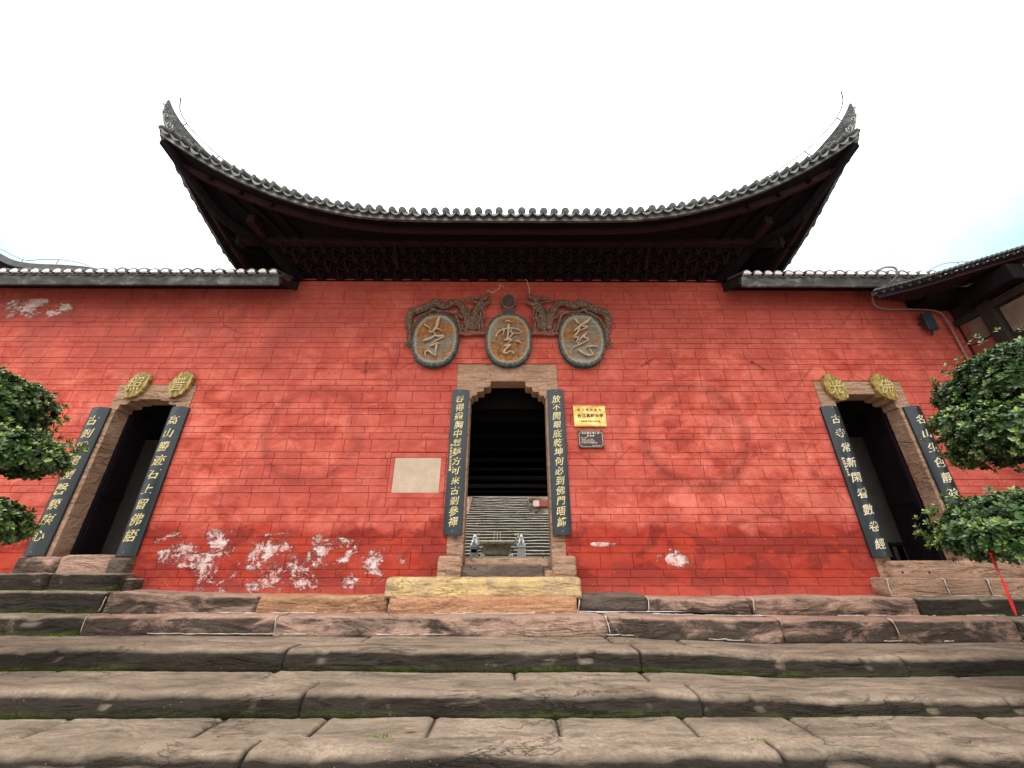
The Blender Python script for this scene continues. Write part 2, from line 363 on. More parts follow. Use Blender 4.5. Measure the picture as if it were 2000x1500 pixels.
def plaque_face():
    m, t, fin = material('painted_plaque_board'); p = t.pos(); X, Y, Z = t.xyz(p)
    # object coordinates are centred on the plaque; superellipse radius
    q = t.m('POWER', t.m('ADD', t.m('POWER', t.m('DIVIDE', t.m('ABSOLUTE', X), .455), 2.3), t.m('POWER', t.m('DIVIDE', t.m('ABSOLUTE', Z), .60), 2.3)), .435)
    ang = t.m('ARCTAN2', Z, X); cv = t.n('ShaderNodeCombineXYZ'); t.put(cv.inputs[0], t.m('MULTIPLY', ang, 14.)); rs = t.n('ShaderNodeObjectInfo').outputs['Random']; t.put(cv.inputs[1], t.m('MULTIPLY', q, .5)); t.put(cv.inputs[2], t.m('MULTIPLY', rs, 90))
    jag = t.noise(cv.outputs[0], 2.4, 4, .7)
    lv = t.n('ShaderNodeVectorMath', operation='ADD'); t.put(lv.inputs[0], t.mapv(p, (1.,1,6.))); t.put(lv.inputs[1], cv.outputs[0])
    off = t.n('ShaderNodeCombineXYZ'); t.put(off.inputs[0], t.m('MULTIPLY', rs, 31)); t.put(off.inputs[1], t.m('MULTIPLY', rs, 17))
    lv2 = t.n('ShaderNodeVectorMath', operation='ADD'); t.put(lv2.inputs[0], t.mapv(p, (1.2,1,6.))); t.put(lv2.inputs[1], off.outputs[0])
    s1 = t.noise(lv2.outputs[0], 2.2, 8, .72, .6); lv3 = t.n('ShaderNodeVectorMath', operation='ADD'); t.put(lv3.inputs[0], p); t.put(lv3.inputs[1], off.outputs[0]); s2 = t.noise(lv3.outputs[0], 1.9, 3, .5)
    rust = t.rng(t.m('ADD', t.m('MULTIPLY', s1, .6), t.m('MULTIPLY', s2, .55)), .50, .62)
    grey = t.mix(t.rng(s1, .35, .62), (.085,.082,.068), (.28,.27,.215))
    br = t.mix(t.rng(t.noise(p, 14, 5, .7), .4, .62), (.14,.05,.016), (.34,.155,.045))
    c = t.mix(rust, grey, br)
    c = t.mix(t.rng(t.m('ADD', q, t.m('MULTIPLY', jag, .30)), .90, .99, 0, .45), c, (.42,.37,.22))
    rim = t.rng(t.m('ADD', q, t.m('MULTIPLY', t.m('SUBTRACT', jag, .4), .34)), .90, .915)
    rc = t.mix(t.rng(t.noise(p, 18, 6, .7), .4, .62), (.018,.034,.034), (.075,.115,.115))
    c = t.mix(rim, c, rc)
    return fin(c, .7, t.bump(t.m('ADD', s1, t.m('MULTIPLY', jag, .3)), .012), None, .3)
M_PLQ = plaque_face()
M_CARVE = simple('bleached_carved_wood', (.38,.26,.165), (.62,.47,.33), 9, .65, .004)
M_DRAGON = simple('flaking_brown_gilt_carving', (.075,.04,.026), (.34,.22,.14), 26, .6, .02, (1,1,1), .1, .45, 8, .4, .66)
M_PEARL = simple('dark_carved_wood', (.055,.030,.026), (.11,.06,.05), 16, .6, .006)
M_WIRE = simple('pale_bare_wire', (.45,.36,.27), (.6,.5,.4), 10, .5, .001)
M_DKWIRE = simple('grey_conductor_wire', (.12,.12,.12), (.2,.2,.2), 10, .5, .001)
M_TABLET = simple('pale_engraved_stone', (.44,.33,.24), (.54,.42,.32), 4, .85, .004)
M_PLASTER = simple('grey_lime_plaster', (.26,.26,.245), (.34,.34,.32), 1.5, .9, .003)
M_CREAM = simple('stained_cream_plaster', (.17,.125,.085), (.09,.066,.045), 3.2, .9, .005)
M_FADED = simple('faded_red_paint', (.28,.05,.036), (.20,.07,.055), 5, .9, .003)
M_SIGN = simple('dark_maroon_sign', (.030,.016,.020), (.045,.026,.03), 6, .4, .001)
M_GREYST = simple('grey_granite', (.60,.64,.64), (.74,.78,.78), 22, .7, .003)
M_DGREY = simple('dark_grey_granite', (.30,.33,.34), (.42,.45,.46), 22, .7, .003)
M_BURN = simple('mottled_burner_stone', (.48,.42,.30), (.20,.17,.11), 7, .8, .008)
M_METAL = simple('dark_blue_grey_metal', (.020,.026,.034), (.035,.042,.052), 8, .4, .001)
M_RIB = simple('bright_red_ribbon', (.72,.012,.012), (.55,.008,.008), 9, .45, .004)
M_BARK = simple('grey_brown_bark', (.14,.105,.075), (.24,.19,.14), 10, .9, .02, (1,1,.4))
M_POT = simple('glazed_brown_pot', (.09,.045,.025), (.14,.07,.04), 6, .4, .004)
def leafm():
    m, t, fin = material('glossy_green_leaves'); a = t.attr('tone'); p = t.pos()
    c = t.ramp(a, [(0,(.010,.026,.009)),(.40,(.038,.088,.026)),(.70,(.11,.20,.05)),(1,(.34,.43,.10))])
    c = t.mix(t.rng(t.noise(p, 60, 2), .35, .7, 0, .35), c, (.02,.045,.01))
    b = m.node_tree.nodes['Principled BSDF']
    return fin(c, .32, None, None, .5)
M_LEAF = leafm()

# ------------------------------------------------------------------ ground and courtyard behind
mb = MB(); g = 44
def gz(x, y): return .02*noise.noise(Vector((x*.3, y*.3, 0))) if y < -5.2 else 0
mb.add([(-150+300*i/g, -200+195.2*j/g, gz(-150+300*i/g, -200+195.2*j/g)) for j in range(g+1) for i in range(g+1)],
       [(j*(g+1)+i, j*(g+1)+i+1, (j+1)*(g+1)+i+1, (j+1)*(g+1)+i) for j in range(g) for i in range(g)])
def pave():
    m, t, fin = material('flagstone_paving'); p = t.pos()
    b = t.n('ShaderNodeTexBrick'); t.put(b.inputs['Vector'], p); b.inputs['Scale'].default_value = 1.; b.inputs['Brick Width'].default_value = 1.1; b.inputs['Row Height'].default_value = .6; b.inputs['Mortar Size'].default_value = .01
    b.inputs['Color1'].default_value = (.33,.27,.21,1); b.inputs['Color2'].default_value = (.27,.22,.17,1); b.inputs['Mortar'].default_value = (.07,.06,.045,1)
    n = t.noise(p, 3, 7, .65)
    return fin(t.mix(t.rng(n,.4,.7,0,.5), b.outputs[0], (.14,.115,.085)), .9, t.bump(n, .01))
M_PAVE = pave()
tag(mb.build('ground', M_PAVE), kind='structure')
mb = MB(); mb.box((-40, .02, 1.2), (40, 120, 1.3)); mb.box((-3.2, .5, 1.3), (3.2, 13.4, 1.70))
tag(mb.build('courtyard_ground', M_PAVE), kind='structure')

# ------------------------------------------------------------------ front stairs
stairs = empty('stone_stairs', 'broad weathered sandstone stairs with mossy dark risers below the red wall', 'stairs')
def stone(x0, x1, yf, yb, ztop, zbot, mat_, seed, parent=stairs, name='step_stone', dip=lambda x: 0, dipb=lambda x: 0, rad=.055, amp=.012, grime=.3, gap=.0035, foot=.1, res=.045, taper=0., skew=0.):
    """one worn block: rounded nosing, uneven edge, eased ends"""
    L = x1-x0; nx = max(6, int(L/res)); rr = random.Random(seed)
    prof = []      # (y fraction data) built from back top, over the nose, down to the bottom
    nb = max(3, int((yb-yf-rad)/.06))
    for i in range(nb): prof.append(('t', lerp(yb, yf+rad, i/nb)))
    for k in range(6): prof.append(('n', k/5*pi/2))
    nf = max(3, int((ztop-zbot-rad)/.035))
    for i in range(1, nf+1): prof.append(('f', i/nf))
    prof.append(('b', 0))
    vs = []; foot_a = []
    for i in range(nx+1):
        u = i/nx; e = min(u, 1-u)*L
        x = x0+gap+(L-2*gap)*u
        ea = max(0, 1-e/.05); ease = .014*ea*ea
        zt = ztop+dip(x)-ease*.8; zb = zbot+dipb(x); y0 = yf+ease*.8
        for kd, q in prof:
            if kd == 't': y, z = q, zt
            elif kd == 'n': y, z = y0+rad-rad*sin(q), zt-rad+rad*cos(q)
            elif kd == 'f': y, z = y0+taper*q*.0, lerp(zt-rad, zb-.03, q)
            else: y, z = yb, zb-.03
            P = Vector((x*1.0, y, z)); s3 = Vector((seed*7.3, 0, 0))
            d1 = noise.fractal(Vector((x*1.1, y*1.6, z*2.2))+s3, .9, 2.1, 4)
            d2 = noise.fractal(Vector((x*7, y*9, z*14))+s3, .8, 2.2, 4)
            edge = noise.noise(Vector((x*.9, 3.3, 0))+s3)*.030+noise.noise(Vector((x*3.1, 9.3, 0))+s3)*.010
            chip = max(0, noise.noise(Vector((x*4.1, y*2, 7))+s3)-.26)*.13
            if kd in 'nf': P.y += edge+d1*amp*1.3+d2*.0085+(chip if kd == 'n' else 0); 
            if kd in 'tn': P.z += d1*amp*.8+d2*.0035-(chip*.5 if kd == 'n' else 0)
            if e < 1e-6: P.y += .01 if kd in 'nf' else 0; P.z -= .008 if kd in 'tn' else 0
            P.x += skew*(P.y-yf)
            vs.append(tuple(P))
            h = (P.z-zb)/max(.01, zt-zb)
            if kd == 't': f = max(0, 1-(yb-y)/.10)*foot*8 if foot else 0; f = min(1, f)
            else: f = max(0, 1-h*1.5)
            foot_a.append(f)
    n = len(prof); fs = [(i*n+k, i*n+k+1, (i+1)*n+k+1, (i+1)*n+k) for i in range(nx) for k in range(n-1)]
    fs.append(tuple(range(n))[::-1]); fs.append(tuple(nx*n+k for k in range(n)))
    m = MB(); m.v = vs; m.f = [f[::-1] for f in fs]
    o = m.build(name, mat_, parent, smooth=1)
    setattr_f(o, 'foot', foot_a); setattr_f(o, 'tone', [rr.random()]*len(vs)); setattr_f(o, 'grime', [grime+rr.uniform(-.08,.12)]*len(vs))
    return o
def row(joints, yf, yb, zt, zb, mats, seed, **k):
    for i in range(len(joints)-1):
        mt = mats[i % len(mats)] if isinstance(mats, (list,tuple)) else mats
        stone(joints[i], joints[i+1], yf, yb, zt, zb, mt, seed+i, **k)
def jx(px, py, Y): return at(px, py, Y).x
dB = lambda x: -.035*sstep(.8, 3.2, x); dBb = lambda x: -.085*sstep(.6, 3.2, x)+.0*x
dC = lambda x: -.075*sstep(.8, 3.4, x)+.012*sstep(-1,-5,x); dCb = lambda x: -.055*sstep(1, 3.4, x)+.015*sstep(0,-4,x)
dD = lambda x: -.045*sstep(1, 3., x)+.012*sstep(0,-3.5,x)
# row A, against the wall
A = lambda px: jx(px, 1180, -.42)
dA = lambda x: .06*sstep(-3.2, -6.5, x)+.01*sstep(-1.6,-3,x)
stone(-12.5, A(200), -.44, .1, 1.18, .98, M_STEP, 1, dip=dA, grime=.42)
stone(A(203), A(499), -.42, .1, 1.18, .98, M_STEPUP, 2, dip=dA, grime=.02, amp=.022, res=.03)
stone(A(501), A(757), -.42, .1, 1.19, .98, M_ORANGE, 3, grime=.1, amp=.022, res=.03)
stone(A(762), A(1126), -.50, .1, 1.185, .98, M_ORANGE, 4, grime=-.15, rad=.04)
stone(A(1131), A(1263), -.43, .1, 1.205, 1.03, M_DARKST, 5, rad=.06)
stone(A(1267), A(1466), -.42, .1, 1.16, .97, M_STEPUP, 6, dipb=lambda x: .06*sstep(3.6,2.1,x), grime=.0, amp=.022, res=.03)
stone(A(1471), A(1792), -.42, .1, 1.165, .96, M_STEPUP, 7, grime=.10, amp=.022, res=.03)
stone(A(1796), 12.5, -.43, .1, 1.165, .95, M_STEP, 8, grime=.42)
# row B
B = lambda px: jx(px, 1222, -.78)
jb = [-11., B(160), B(535), B(1187), B(1528), B(1748), B(1990), 11.]
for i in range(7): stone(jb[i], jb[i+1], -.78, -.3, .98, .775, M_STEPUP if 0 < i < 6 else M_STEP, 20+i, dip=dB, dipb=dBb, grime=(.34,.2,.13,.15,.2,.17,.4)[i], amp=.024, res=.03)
# rows C, D, E with nosing stones in front and slabs behind
def tread(j_n, j_s, yf, yn, yb, zt, zb, seed, dt, db, gr, foot=.1):
    row(j_n, yf, yn, zt, zb, M_STEP, seed, dip=dt, dipb=db, grime=gr, rad=.075, amp=.018, foot=0, res=.024)
    row(j_s, yn+.020, yb, zt-.020, zb, M_STEP, seed+10, dip=dt, grime=gr, rad=.018, amp=.012, foot=foot, res=.04, name='tread_slab')
Cx = lambda px: jx(px, 1290, -1.74); Dx = lambda px: jx(px, 1380, -2.54); Ex = lambda px: jx(px, 1470, -3.31)
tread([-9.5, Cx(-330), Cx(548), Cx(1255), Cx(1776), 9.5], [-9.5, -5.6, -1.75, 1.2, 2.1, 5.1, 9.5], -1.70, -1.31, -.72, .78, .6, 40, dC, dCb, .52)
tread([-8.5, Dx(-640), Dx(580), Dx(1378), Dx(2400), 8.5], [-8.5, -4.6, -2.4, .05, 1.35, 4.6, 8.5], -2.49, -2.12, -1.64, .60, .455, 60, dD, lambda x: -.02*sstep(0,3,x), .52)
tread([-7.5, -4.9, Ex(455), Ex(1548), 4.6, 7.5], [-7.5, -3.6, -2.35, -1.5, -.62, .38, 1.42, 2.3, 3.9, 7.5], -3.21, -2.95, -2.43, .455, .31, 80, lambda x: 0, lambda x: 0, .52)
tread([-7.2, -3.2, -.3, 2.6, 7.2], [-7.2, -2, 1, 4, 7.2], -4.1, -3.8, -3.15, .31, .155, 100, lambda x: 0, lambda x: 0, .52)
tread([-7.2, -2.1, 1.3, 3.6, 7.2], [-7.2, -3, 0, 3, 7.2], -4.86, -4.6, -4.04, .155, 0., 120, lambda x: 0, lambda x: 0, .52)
# the stair body under the stones
mb = MB()
for y0, y1, z in ((-.40,.02,1.0),(-.70,.02,.82),(-1.62,.02,.58),(-2.41,.02,.42),(-3.12,.02,.28),(-4.0,.02,.14)): mb.box((-12, y0, -.05), (12, y1, z-.05))
body = mb.build('stair_core', M_DARKST, stairs)
# pale mortar packed in the joints and along the foot of the upper rows
def seam(pts, r, k=5):
    pp = [Vector(p)+Vector((noise.noise(Vector(p)*9)*.012, noise.noise(Vector(p)*7+Vector((5,0,0)))*.006, noise.noise(Vector(p)*11)*.006)) for p in catmull(pts, k)]
    mb = MB(); mb.tube(pp, [r*(.35+1.1*abs(noise.noise(q*13))) for q in pp], 6, .6); mb.build('joint_mortar', M_MORTAR, stairs, smooth=1)
for px in (200, 760, 1129, 1265, 1469): x = A(px); seam([(x,-.405,1.175),(x+.015,-.43,1.13),(x,-.435,1.0)], .011)
for px in (160, 535, 1187, 1528, 1748): x = B(px); d = dB(x); seam([(x-.01,-.72,.985+d),(x,-.765,.95+d),(x+.02,-.785,.80+d)], .010)
x = -5.2
while x < 7:
    if noise.noise(Vector((x*.9,4,2))) > -.15: seam([(x,-.50 if -1.9 < x < 1.05 else -.425,.987+dB(x)),(x+.1,-.50 if -1.9 < x < 1.05 else -.425,.985+dB(x)),(x+.22,-.50 if -1.9 < x < 1.05 else -.425,.987+dB(x))], .009, 3)
    if noise.noise(Vector((x*1.1,8,2))) > .0: seam([(x,-.785,.785+dC(x)),(x+.1,-.79,.783+dC(x)),(x+.22,-.785,.785+dC(x))], .008, 3)
    x += .22

# ------------------------------------------------------------------ gatehouse
gate = empty('temple_gatehouse', 'red limewashed temple gatehouse with three stone doorways and a dark upswept tile roof', 'temple')
WT = 6.93
# openings and inlays that interrupt the blockwork: x0,x1,z0,z1
HOLES = [(-.98,.87,1.0,5.0), (-7.12,-5.72,1.0,4.56), (5.60,7.20,1.0,4.66), (-2.02,-1.08,2.56,3.31)]
def clip(rect):
    rs = [rect]
    for hx0, hx1, hz0, hz1 in HOLES:
        out = []
        for (a,b,c,d) in rs:
            if b <= hx0 or a >= hx1 or d <= hz0 or c >= hz1: out.append((a,b,c,d)); continue
            if a < hx0: out.append((a,hx0,c,d))
            if b > hx1: out.append((hx1,b,c,d))
            m0, m1 = max(a,hx0), min(b,hx1)
            if c < hz0: out.append((m0,m1,c,hz0))
            if d > hz1: out.append((m0,m1,hz1,d))
        rs = out
    return rs
mb = MB(); joint = []; tone = []
def wbox(x0,x1,z0,z1,tn,g=.0058,dp=.010):
    if x1-x0 < .03 or z1-z0 < .02: return
    q = [(x0+g,z0+g),(x1-g,z0+g),(x1-g,z1-g),(x0+g,z1-g)]
    o = [(x0,z0),(x1,z0),(x1,z1),(x0,z1)]
    # a little unevenness of each hand-cut joint
    jz = lambda x, z: .004*noise.noise(Vector((x*2.1, z*5, 1)))
    nx = max(1, int((x1-x0)/.16))
    top = []; vs = []
    for i in range(nx+1):
        u = i/nx
        X = lerp(x0+g, x1-g, u); XO = lerp(x0, x1, u)
        wob = .004*noise.noise(Vector((X*1.3, 5, z0*7))); wob2 = .004*noise.noise(Vector((X*1.3, 5, z1*7)))
        dep = .004*noise.noise(Vector((X*2, 1, z0*3)))
        vs += [(XO, dp, z0+wob), (X, dep, z0+g+wob), (X, dep, z1-g+wob2), (XO, dp, z1+wob2)]
        joint.extend((1., 0., 0., 1.)); tone.extend((tn,)*4)
    vs[0] = vs[0]; fs = []
    for i in range(nx):
        a = i*4; b = a+4
        fs += [(a, b, b+1, a+1), (a+1, b+1, b+2, a+2), (a+2, b+2, b+3, a+3)]
    # end slopes
    e0 = len(vs); fs += [(0,1,2,3), (nx*4+3, nx*4+2, nx*4+1, nx*4)]
    # pull inner end verts in so ends slope to the joint
    mb.add(vs, fs)
z = 4.0+.452*7
rows_ = []
while z > 1.0:
    for h in (.226, .113, .113):
        rows_.append((z-h, z)); z -= h
rng2 = random.Random(5)
for (z0, z1) in rows_:
    z0c, z1c = max(z0, 1.0), min(z1, 7.0)
    if z1c <= z0c: continue
    x = -12.6-rng2.random()*.5
    while x < 12.5:
        L = rng2.uniform(.45, .51)
        for r in clip((x, x+L, z0c, z1c)): wbox(*r, rng2.random())
        x += L
# tablet surround
for r in ((-2.02,-1.08,3.225,3.31),(-2.02,-1.08,2.56,2.645),(-2.02,-1.945,2.645,3.225),(-1.165,-1.08,2.645,3.225)): wbox(*r, .3)
n0 = len(mb.v)
# backing of the blockwork (joint bottom), cut out at the doors
for (a,b,c,d) in ((-13,-7.07,1,7),(-7.07,-5.82,4.5,7),(-5.82,-.88,1,7),(-.88,.77,4.93,7),(.77,5.70,1,7),(5.70,7.1,4.6,7),(7.1,13,1,7)):
    mb.box((a,.0135,c),(b,.5,d))
joint += [1.]*(len(mb.v)-n0); tone += [.5]*(len(mb.v)-n0)
wall = mb.build('front_wall', M_RED, gate); setattr_f(wall, 'joint', joint); setattr_f(wall, 'tone', tone)
def stoned(o, tone_=.3, grime=.0, foot=0.):
    n = len(o.data.vertices); setattr_f(o, 'tone', [tone_]*n); setattr_f(o, 'grime', [grime]*n); setattr_f(o, 'foot', [foot]*n); return o
def rough_stone(o, amp=.006, cuts=3, freq=6):
    bm = bmesh.new(); bm.from_mesh(o.data)
    es = [e for e in bm.edges if e.calc_length() > .08]
    bmesh.ops.triangulate(bm, faces=[f for f in bm.faces if len(f.verts) > 4])
    bmesh.ops.subdivide_edges(bm, edges=bm.edges[:], cuts=cuts, use_grid_fill=True)
    for v in bm.verts:
        d = noise.fractal(v.co*freq, 1, 2, 3)
        v.co += Vector((noise.noise(v.co*freq+Vector((3,0,0))), d, noise.noise(v.co*freq+Vector((0,8,0)))))*amp
    bm.to_mesh(o.data); bm.free(); return o
# --- doorways
def doorway(x0, x1, xi0, xi1, ztop, zlin, steps, zb, mat_, xo0=None, xo1=None):
    """frame from x0..x1 outer, clear opening xi0..xi1; corbel steps list of (dx,z) from the head inward"""
    fr = empty('stone_doorway'); fr.parent = gate
    m = MB(); m.box((x0, -.012, zlin), (x1, .30, ztop)); o = m.build('lintel', mat_, fr, bevel=.01); stoned(rough_stone(o, .004), .1)
    for sgn in (0, 1):
        xe = x0 if sgn == 0 else x1; xi = xi0 if sgn == 0 else xi1
        d = 1 if sgn == 0 else -1
        poly = [(xe, zlin-.002), (xe, steps[-1][1]), (xi, steps[-1][1])]
        for dx, zz in reversed(steps): poly.append((xi+d*dx, zz+.0))
        # rounded cusps
        pts = [(xi, steps[-1][1])]
        for q in range(len(steps)-1, -1, -1):
            dx, zz = steps[q]; nz = steps[q-1][1] if q > 0 else zlin-.002; px_ = pts[-1]
            cx = xi+d*dx
            rq = .45; w_, h_ = cx-px_[0], nz-px_[1]
            pts.append((px_[0]+w_*.12, px_[1]+h_*.0))
            for k in range(0, 6): a = k/5*pi/2; pts.append((cx-w_*rq*(1-sin(a)), px_[1]+h_*rq*(1-cos(a))))
            pts.append((cx, nz))
        poly = [(xe, zlin-.002), (xe, steps[-1][1])]+pts
        if sgn: poly = poly[::-1]
        m = MB(); m.prism(poly, -.010, .28); o = m.build('corbel', mat_, fr, fix=True); stoned(o, .25)
        m = MB(); m.box((min(xe, xi), -.008, zb), (max(xe, xi), .27, steps[-1][1]-.002)); o = m.build('jamb', mat_, fr, bevel=.012); stoned(rough_stone(o, .004, 5), .35)
    return fr
cd = doorway(-.98, .87, -.72, .64, 5.0, 4.645, [(.36,4.53),(.24,4.44),(.12,4.36),(.03,4.31)], 1.40, M_FRAME)
ld = doorway(-7.12, -5.72, -7.0, -5.93, 4.56, 4.28, [(.34,4.25),(.18,4.18),(.03,4.08)], 1.46, M_FRAME)
rd = doorway(5.60, 7.20, 5.84, 6.98, 4.66, 4.40, [(.30,4.34),(.17,4.26),(.03,4.14)], 1.40, M_FRAME)
def block(a, b, mat_, parent, name, seed, rad=.035, amp=.01, grime=0., tone_=.3, tilt=0):
    o = stone(a[0], b[0], a[1], b[1], b[2], a[2], mat_, seed, parent, name, rad=rad, amp=amp, grime=grime, foot=0, res=.03, dip=lambda x: tilt*(x-a[0]))
    return o
block((-.70,-.02,1.56), (.60,.30,1.665), M_FRAME, cd, 'threshold', 201, .02, .006)
block((-.72,-.20,1.41), (.50,.05,1.585), M_DARKST, cd, 'doorstep', 202, .05, .012)
o_ = bpy.data.objects[-1] if False else None
block((.50,-.16,1.41), (.78,.0,1.50), M_FRAME, cd, 'doorstep', 203, .03, .01)
block((-1.07,-.24,1.41), (-.71,.02,1.70), M_FRAME, cd, 'jamb_base', 204, .05, .012, -.1)
block((.62,-.24,1.39), (.98,.02,1.70), M_FRAME, cd, 'jamb_base', 205, .05, .012, .1)
block((-1.74,-.44,1.185), (1.00,.05,1.415), M_YELLOW, cd, 'doorstep', 206, .055, .014, -.2)
# left door sill, platform
block((-6.80,-.06,1.46), (-5.99,.28,1.715), M_STEPUP, ld, 'threshold', 207, .015, .004, -.3)
block((-7.42,-.10,1.46), (-6.81,.05,1.69), M_STEPUP, ld, 'jamb_base', 208, .05, .014, .1)
block((-5.98,-.12,1.44), (-5.70,.05,1.68), M_DARKST, ld, 'jamb_base', 209, .04, .014, .2)
for i, (a, b) in enumerate(((-12.5,-8.02),(-8.02,-7.52),(-7.5,-6.60),(-6.59,-5.62))): stone(a, b, -.30, .05, 1.465, 1.23, M_STEP, 220+i, grime=.36, rad=.03, foot=0)
stone(-5.62, -5.46, -.18, .05, 1.40, 1.23, M_STEPUP, 226, grime=.3, rad=.05, foot=0)
# right door sill, platform
block((5.70,-.14,1.405), (7.75,.28,1.635), M_FRAME, rd, 'threshold', 210, .025, .010, -.1)
for i, (a, b, mm) in enumerate(((5.42,6.24,M_FRAME),(6.26,6.86,M_FRAME),(6.88,7.9,M_FRAME))): o = stone(a, b, -.30, .05, 1.405, 1.17, mm, 230+i, grime=.05, rad=.02, amp=.005, foot=0)
for x in (5.42, 6.25, 6.87): seam([(x,-.26,1.405),(x+.004,-.298,1.38),(x-.004,-.30,1.28),(x+.003,-.302,1.18)], .011)
seam([(5.4,-.302,1.176),(5.8,-.302,1.176),(6.4,-.302,1.176),(7.1,-.302,1.176)], .008)
mb = MB()
for px in (1764, 1816): q = at(px, 1118, -.155); mb.tube([(q.x,-.152,q.z),(q.x,-.10,q.z)], .013, 10)
mb.build('drain_hole', M_BLACKWOOD, rd)
# door leaves (dark purple timber, swung inward) with rails
def leaf(x, y0, y1, z0, z1, th, parent):
    m = MB(); m.box((x, y0, z0), (x+th, y1, z1)); m.box((x-.012, y0, z0+.9), (x+th+.012, y1, z0+1.0)); m.box((x-.012, y0, z1-.5), (x+th+.012, y1, z1-.4))
    m.box((x-.02, y0-.03, z0), (x+.03, y0+.04, z1)); return m.build('door_leaf', M_DKWOOD, parent, bevel=.004)
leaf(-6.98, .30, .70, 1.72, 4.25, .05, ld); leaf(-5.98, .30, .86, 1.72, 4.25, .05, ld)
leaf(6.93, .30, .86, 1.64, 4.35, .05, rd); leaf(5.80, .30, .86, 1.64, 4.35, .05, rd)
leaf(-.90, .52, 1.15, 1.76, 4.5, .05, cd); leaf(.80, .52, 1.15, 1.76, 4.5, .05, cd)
# interior shell: passage walls, ceiling with joists, side rooms
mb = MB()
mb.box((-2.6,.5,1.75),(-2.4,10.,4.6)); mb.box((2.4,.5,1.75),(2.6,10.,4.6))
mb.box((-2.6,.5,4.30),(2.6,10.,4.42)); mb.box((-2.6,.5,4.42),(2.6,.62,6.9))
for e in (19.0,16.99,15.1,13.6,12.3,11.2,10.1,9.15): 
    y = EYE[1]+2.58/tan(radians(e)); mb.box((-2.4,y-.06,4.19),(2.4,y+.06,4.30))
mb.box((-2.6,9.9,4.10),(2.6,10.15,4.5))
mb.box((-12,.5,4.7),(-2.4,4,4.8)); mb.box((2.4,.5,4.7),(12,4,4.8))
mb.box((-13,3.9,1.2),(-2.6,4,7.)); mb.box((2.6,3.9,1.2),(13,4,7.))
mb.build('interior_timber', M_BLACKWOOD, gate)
for q in (((-9,1.7,1.3),(-2.7,1.8,4.02)),((2.7,1.7,1.3),(9,1.8,4.1))): mb = MB(); mb.box(*q); mb.build('inner_plaster_wall', M_PLASTER, gate)
# ------------------------------------------------------------------ roof of the gatehouse
XC, YC = 6.14, 2.08
def eave_front(s):
    a = abs(s); return Vector((XC*s, -(1.6+.48*a**3), 7.06+1.5*(max(0, sqrt((a-.30)**2+.002)+a-.30)/1.4014)**1.95))
def eave_side(t, sg):
    """t=0 at the corner, 1 at the straight run, 2 at the back"""
    if t <= 1: k = (1-t)**1.6; return Vector((sg*(5.6+(XC-5.6)*k), lerp(-YC, -.1, t), 7.19+1.37*k))
    return Vector((sg*5.6, lerp(-.1, 7.0, t-1), 7.19))
def ridge(s): return Vector((2.6*s, 3.4, 10.1))
def roofpt(s, v):
    e = eave_front(s); r = ridge(s); a = abs(s)
    p = e.lerp(r, v); base = 7.06; lift = e.z-base
    p.z = base+3.05*v**1.15+lift*(1-v)**3
    return p
def roofside(t, v, sg):
    e = eave_side(t, sg); r = Vector((sg*2.6, 3.4, 10.1)); p = e.lerp(r, v)
    p.z = 7.06+3.05*v**1.15+(e.z-7.06)*(1-v)**3; return p
NS, NV = 60, 12
mb = MB()
def sheet(fn, nu, nv, flip=False, dz=0):
    o = len(mb.v)
    for i in range(nu+1):
        for j in range(nv+1): p = fn(i/nu, j/nv); mb.v.append((p.x,p.y,p.z+dz))
    for i in range(nu):
        for j in range(nv):
            a = o+i*(nv+1)+j; f = (a, a+nv+1, a+nv+2, a+1); mb.f.append(f[::-1] if flip else f)
sheet(lambda u, v: roofpt(-1+2*u, v), NS, NV)
for sg in (-1, 1): sheet(lambda u, v: roofside(u*2, v, sg), 30, NV)
# rear slope, simple
mb.add([(-5.6,7.,7.19),(5.6,7.,7.19),(2.6,3.4,10.1),(-2.6,3.4,10.1)], [(0,1,2,3)])
troof = mb.build('roof_deck', M_TILE, gate, smooth=1)
# cover tiles: rows running up the slope, with a round end cap; pan tile drips between
cov = MB(); cap = MB(); drip = MB()
def tilerow(fn, nseg=9, r=.056, length=1.):
    pts = []
    for j in range(nseg+1):
        v = (j/nseg)**1.3*length; pts.append(fn(v)+Vector((0,0,.072)))
    d = (pts[0]-pts[1]).normalized(); pts[0] = pts[0]+d*random.uniform(.03,.075)+Vector((random.uniform(-.010,.010),0,random.uniform(-.010,.012)))
    cov.tube(pts, r, 8, 1., False, (0,0,1))
    side = d.cross(Vector((0,0,1))).normalized(); up = side.cross(d).normalized()
    c = pts[0]; k = 12
    ring = [c+(side*cos(2*pi*q/k)+up*sin(2*pi*q/k))*(r*1.22)+d*.004 for q in range(k)]
    ring2 = [c+(side*cos(2*pi*q/k)+up*sin(2*pi*q/k))*(r*1.22)-d*.03 for q in range(k)]
    ctr = c+d*.016; o = cap.add(ring+ring2+[ctr], [])
    for q in range(k): cap.f.append((o+q, o+(q+1)%k, o+2*k)); cap.f.append((o+q, o+k+q, o+k+(q+1)%k, o+(q+1)%k))
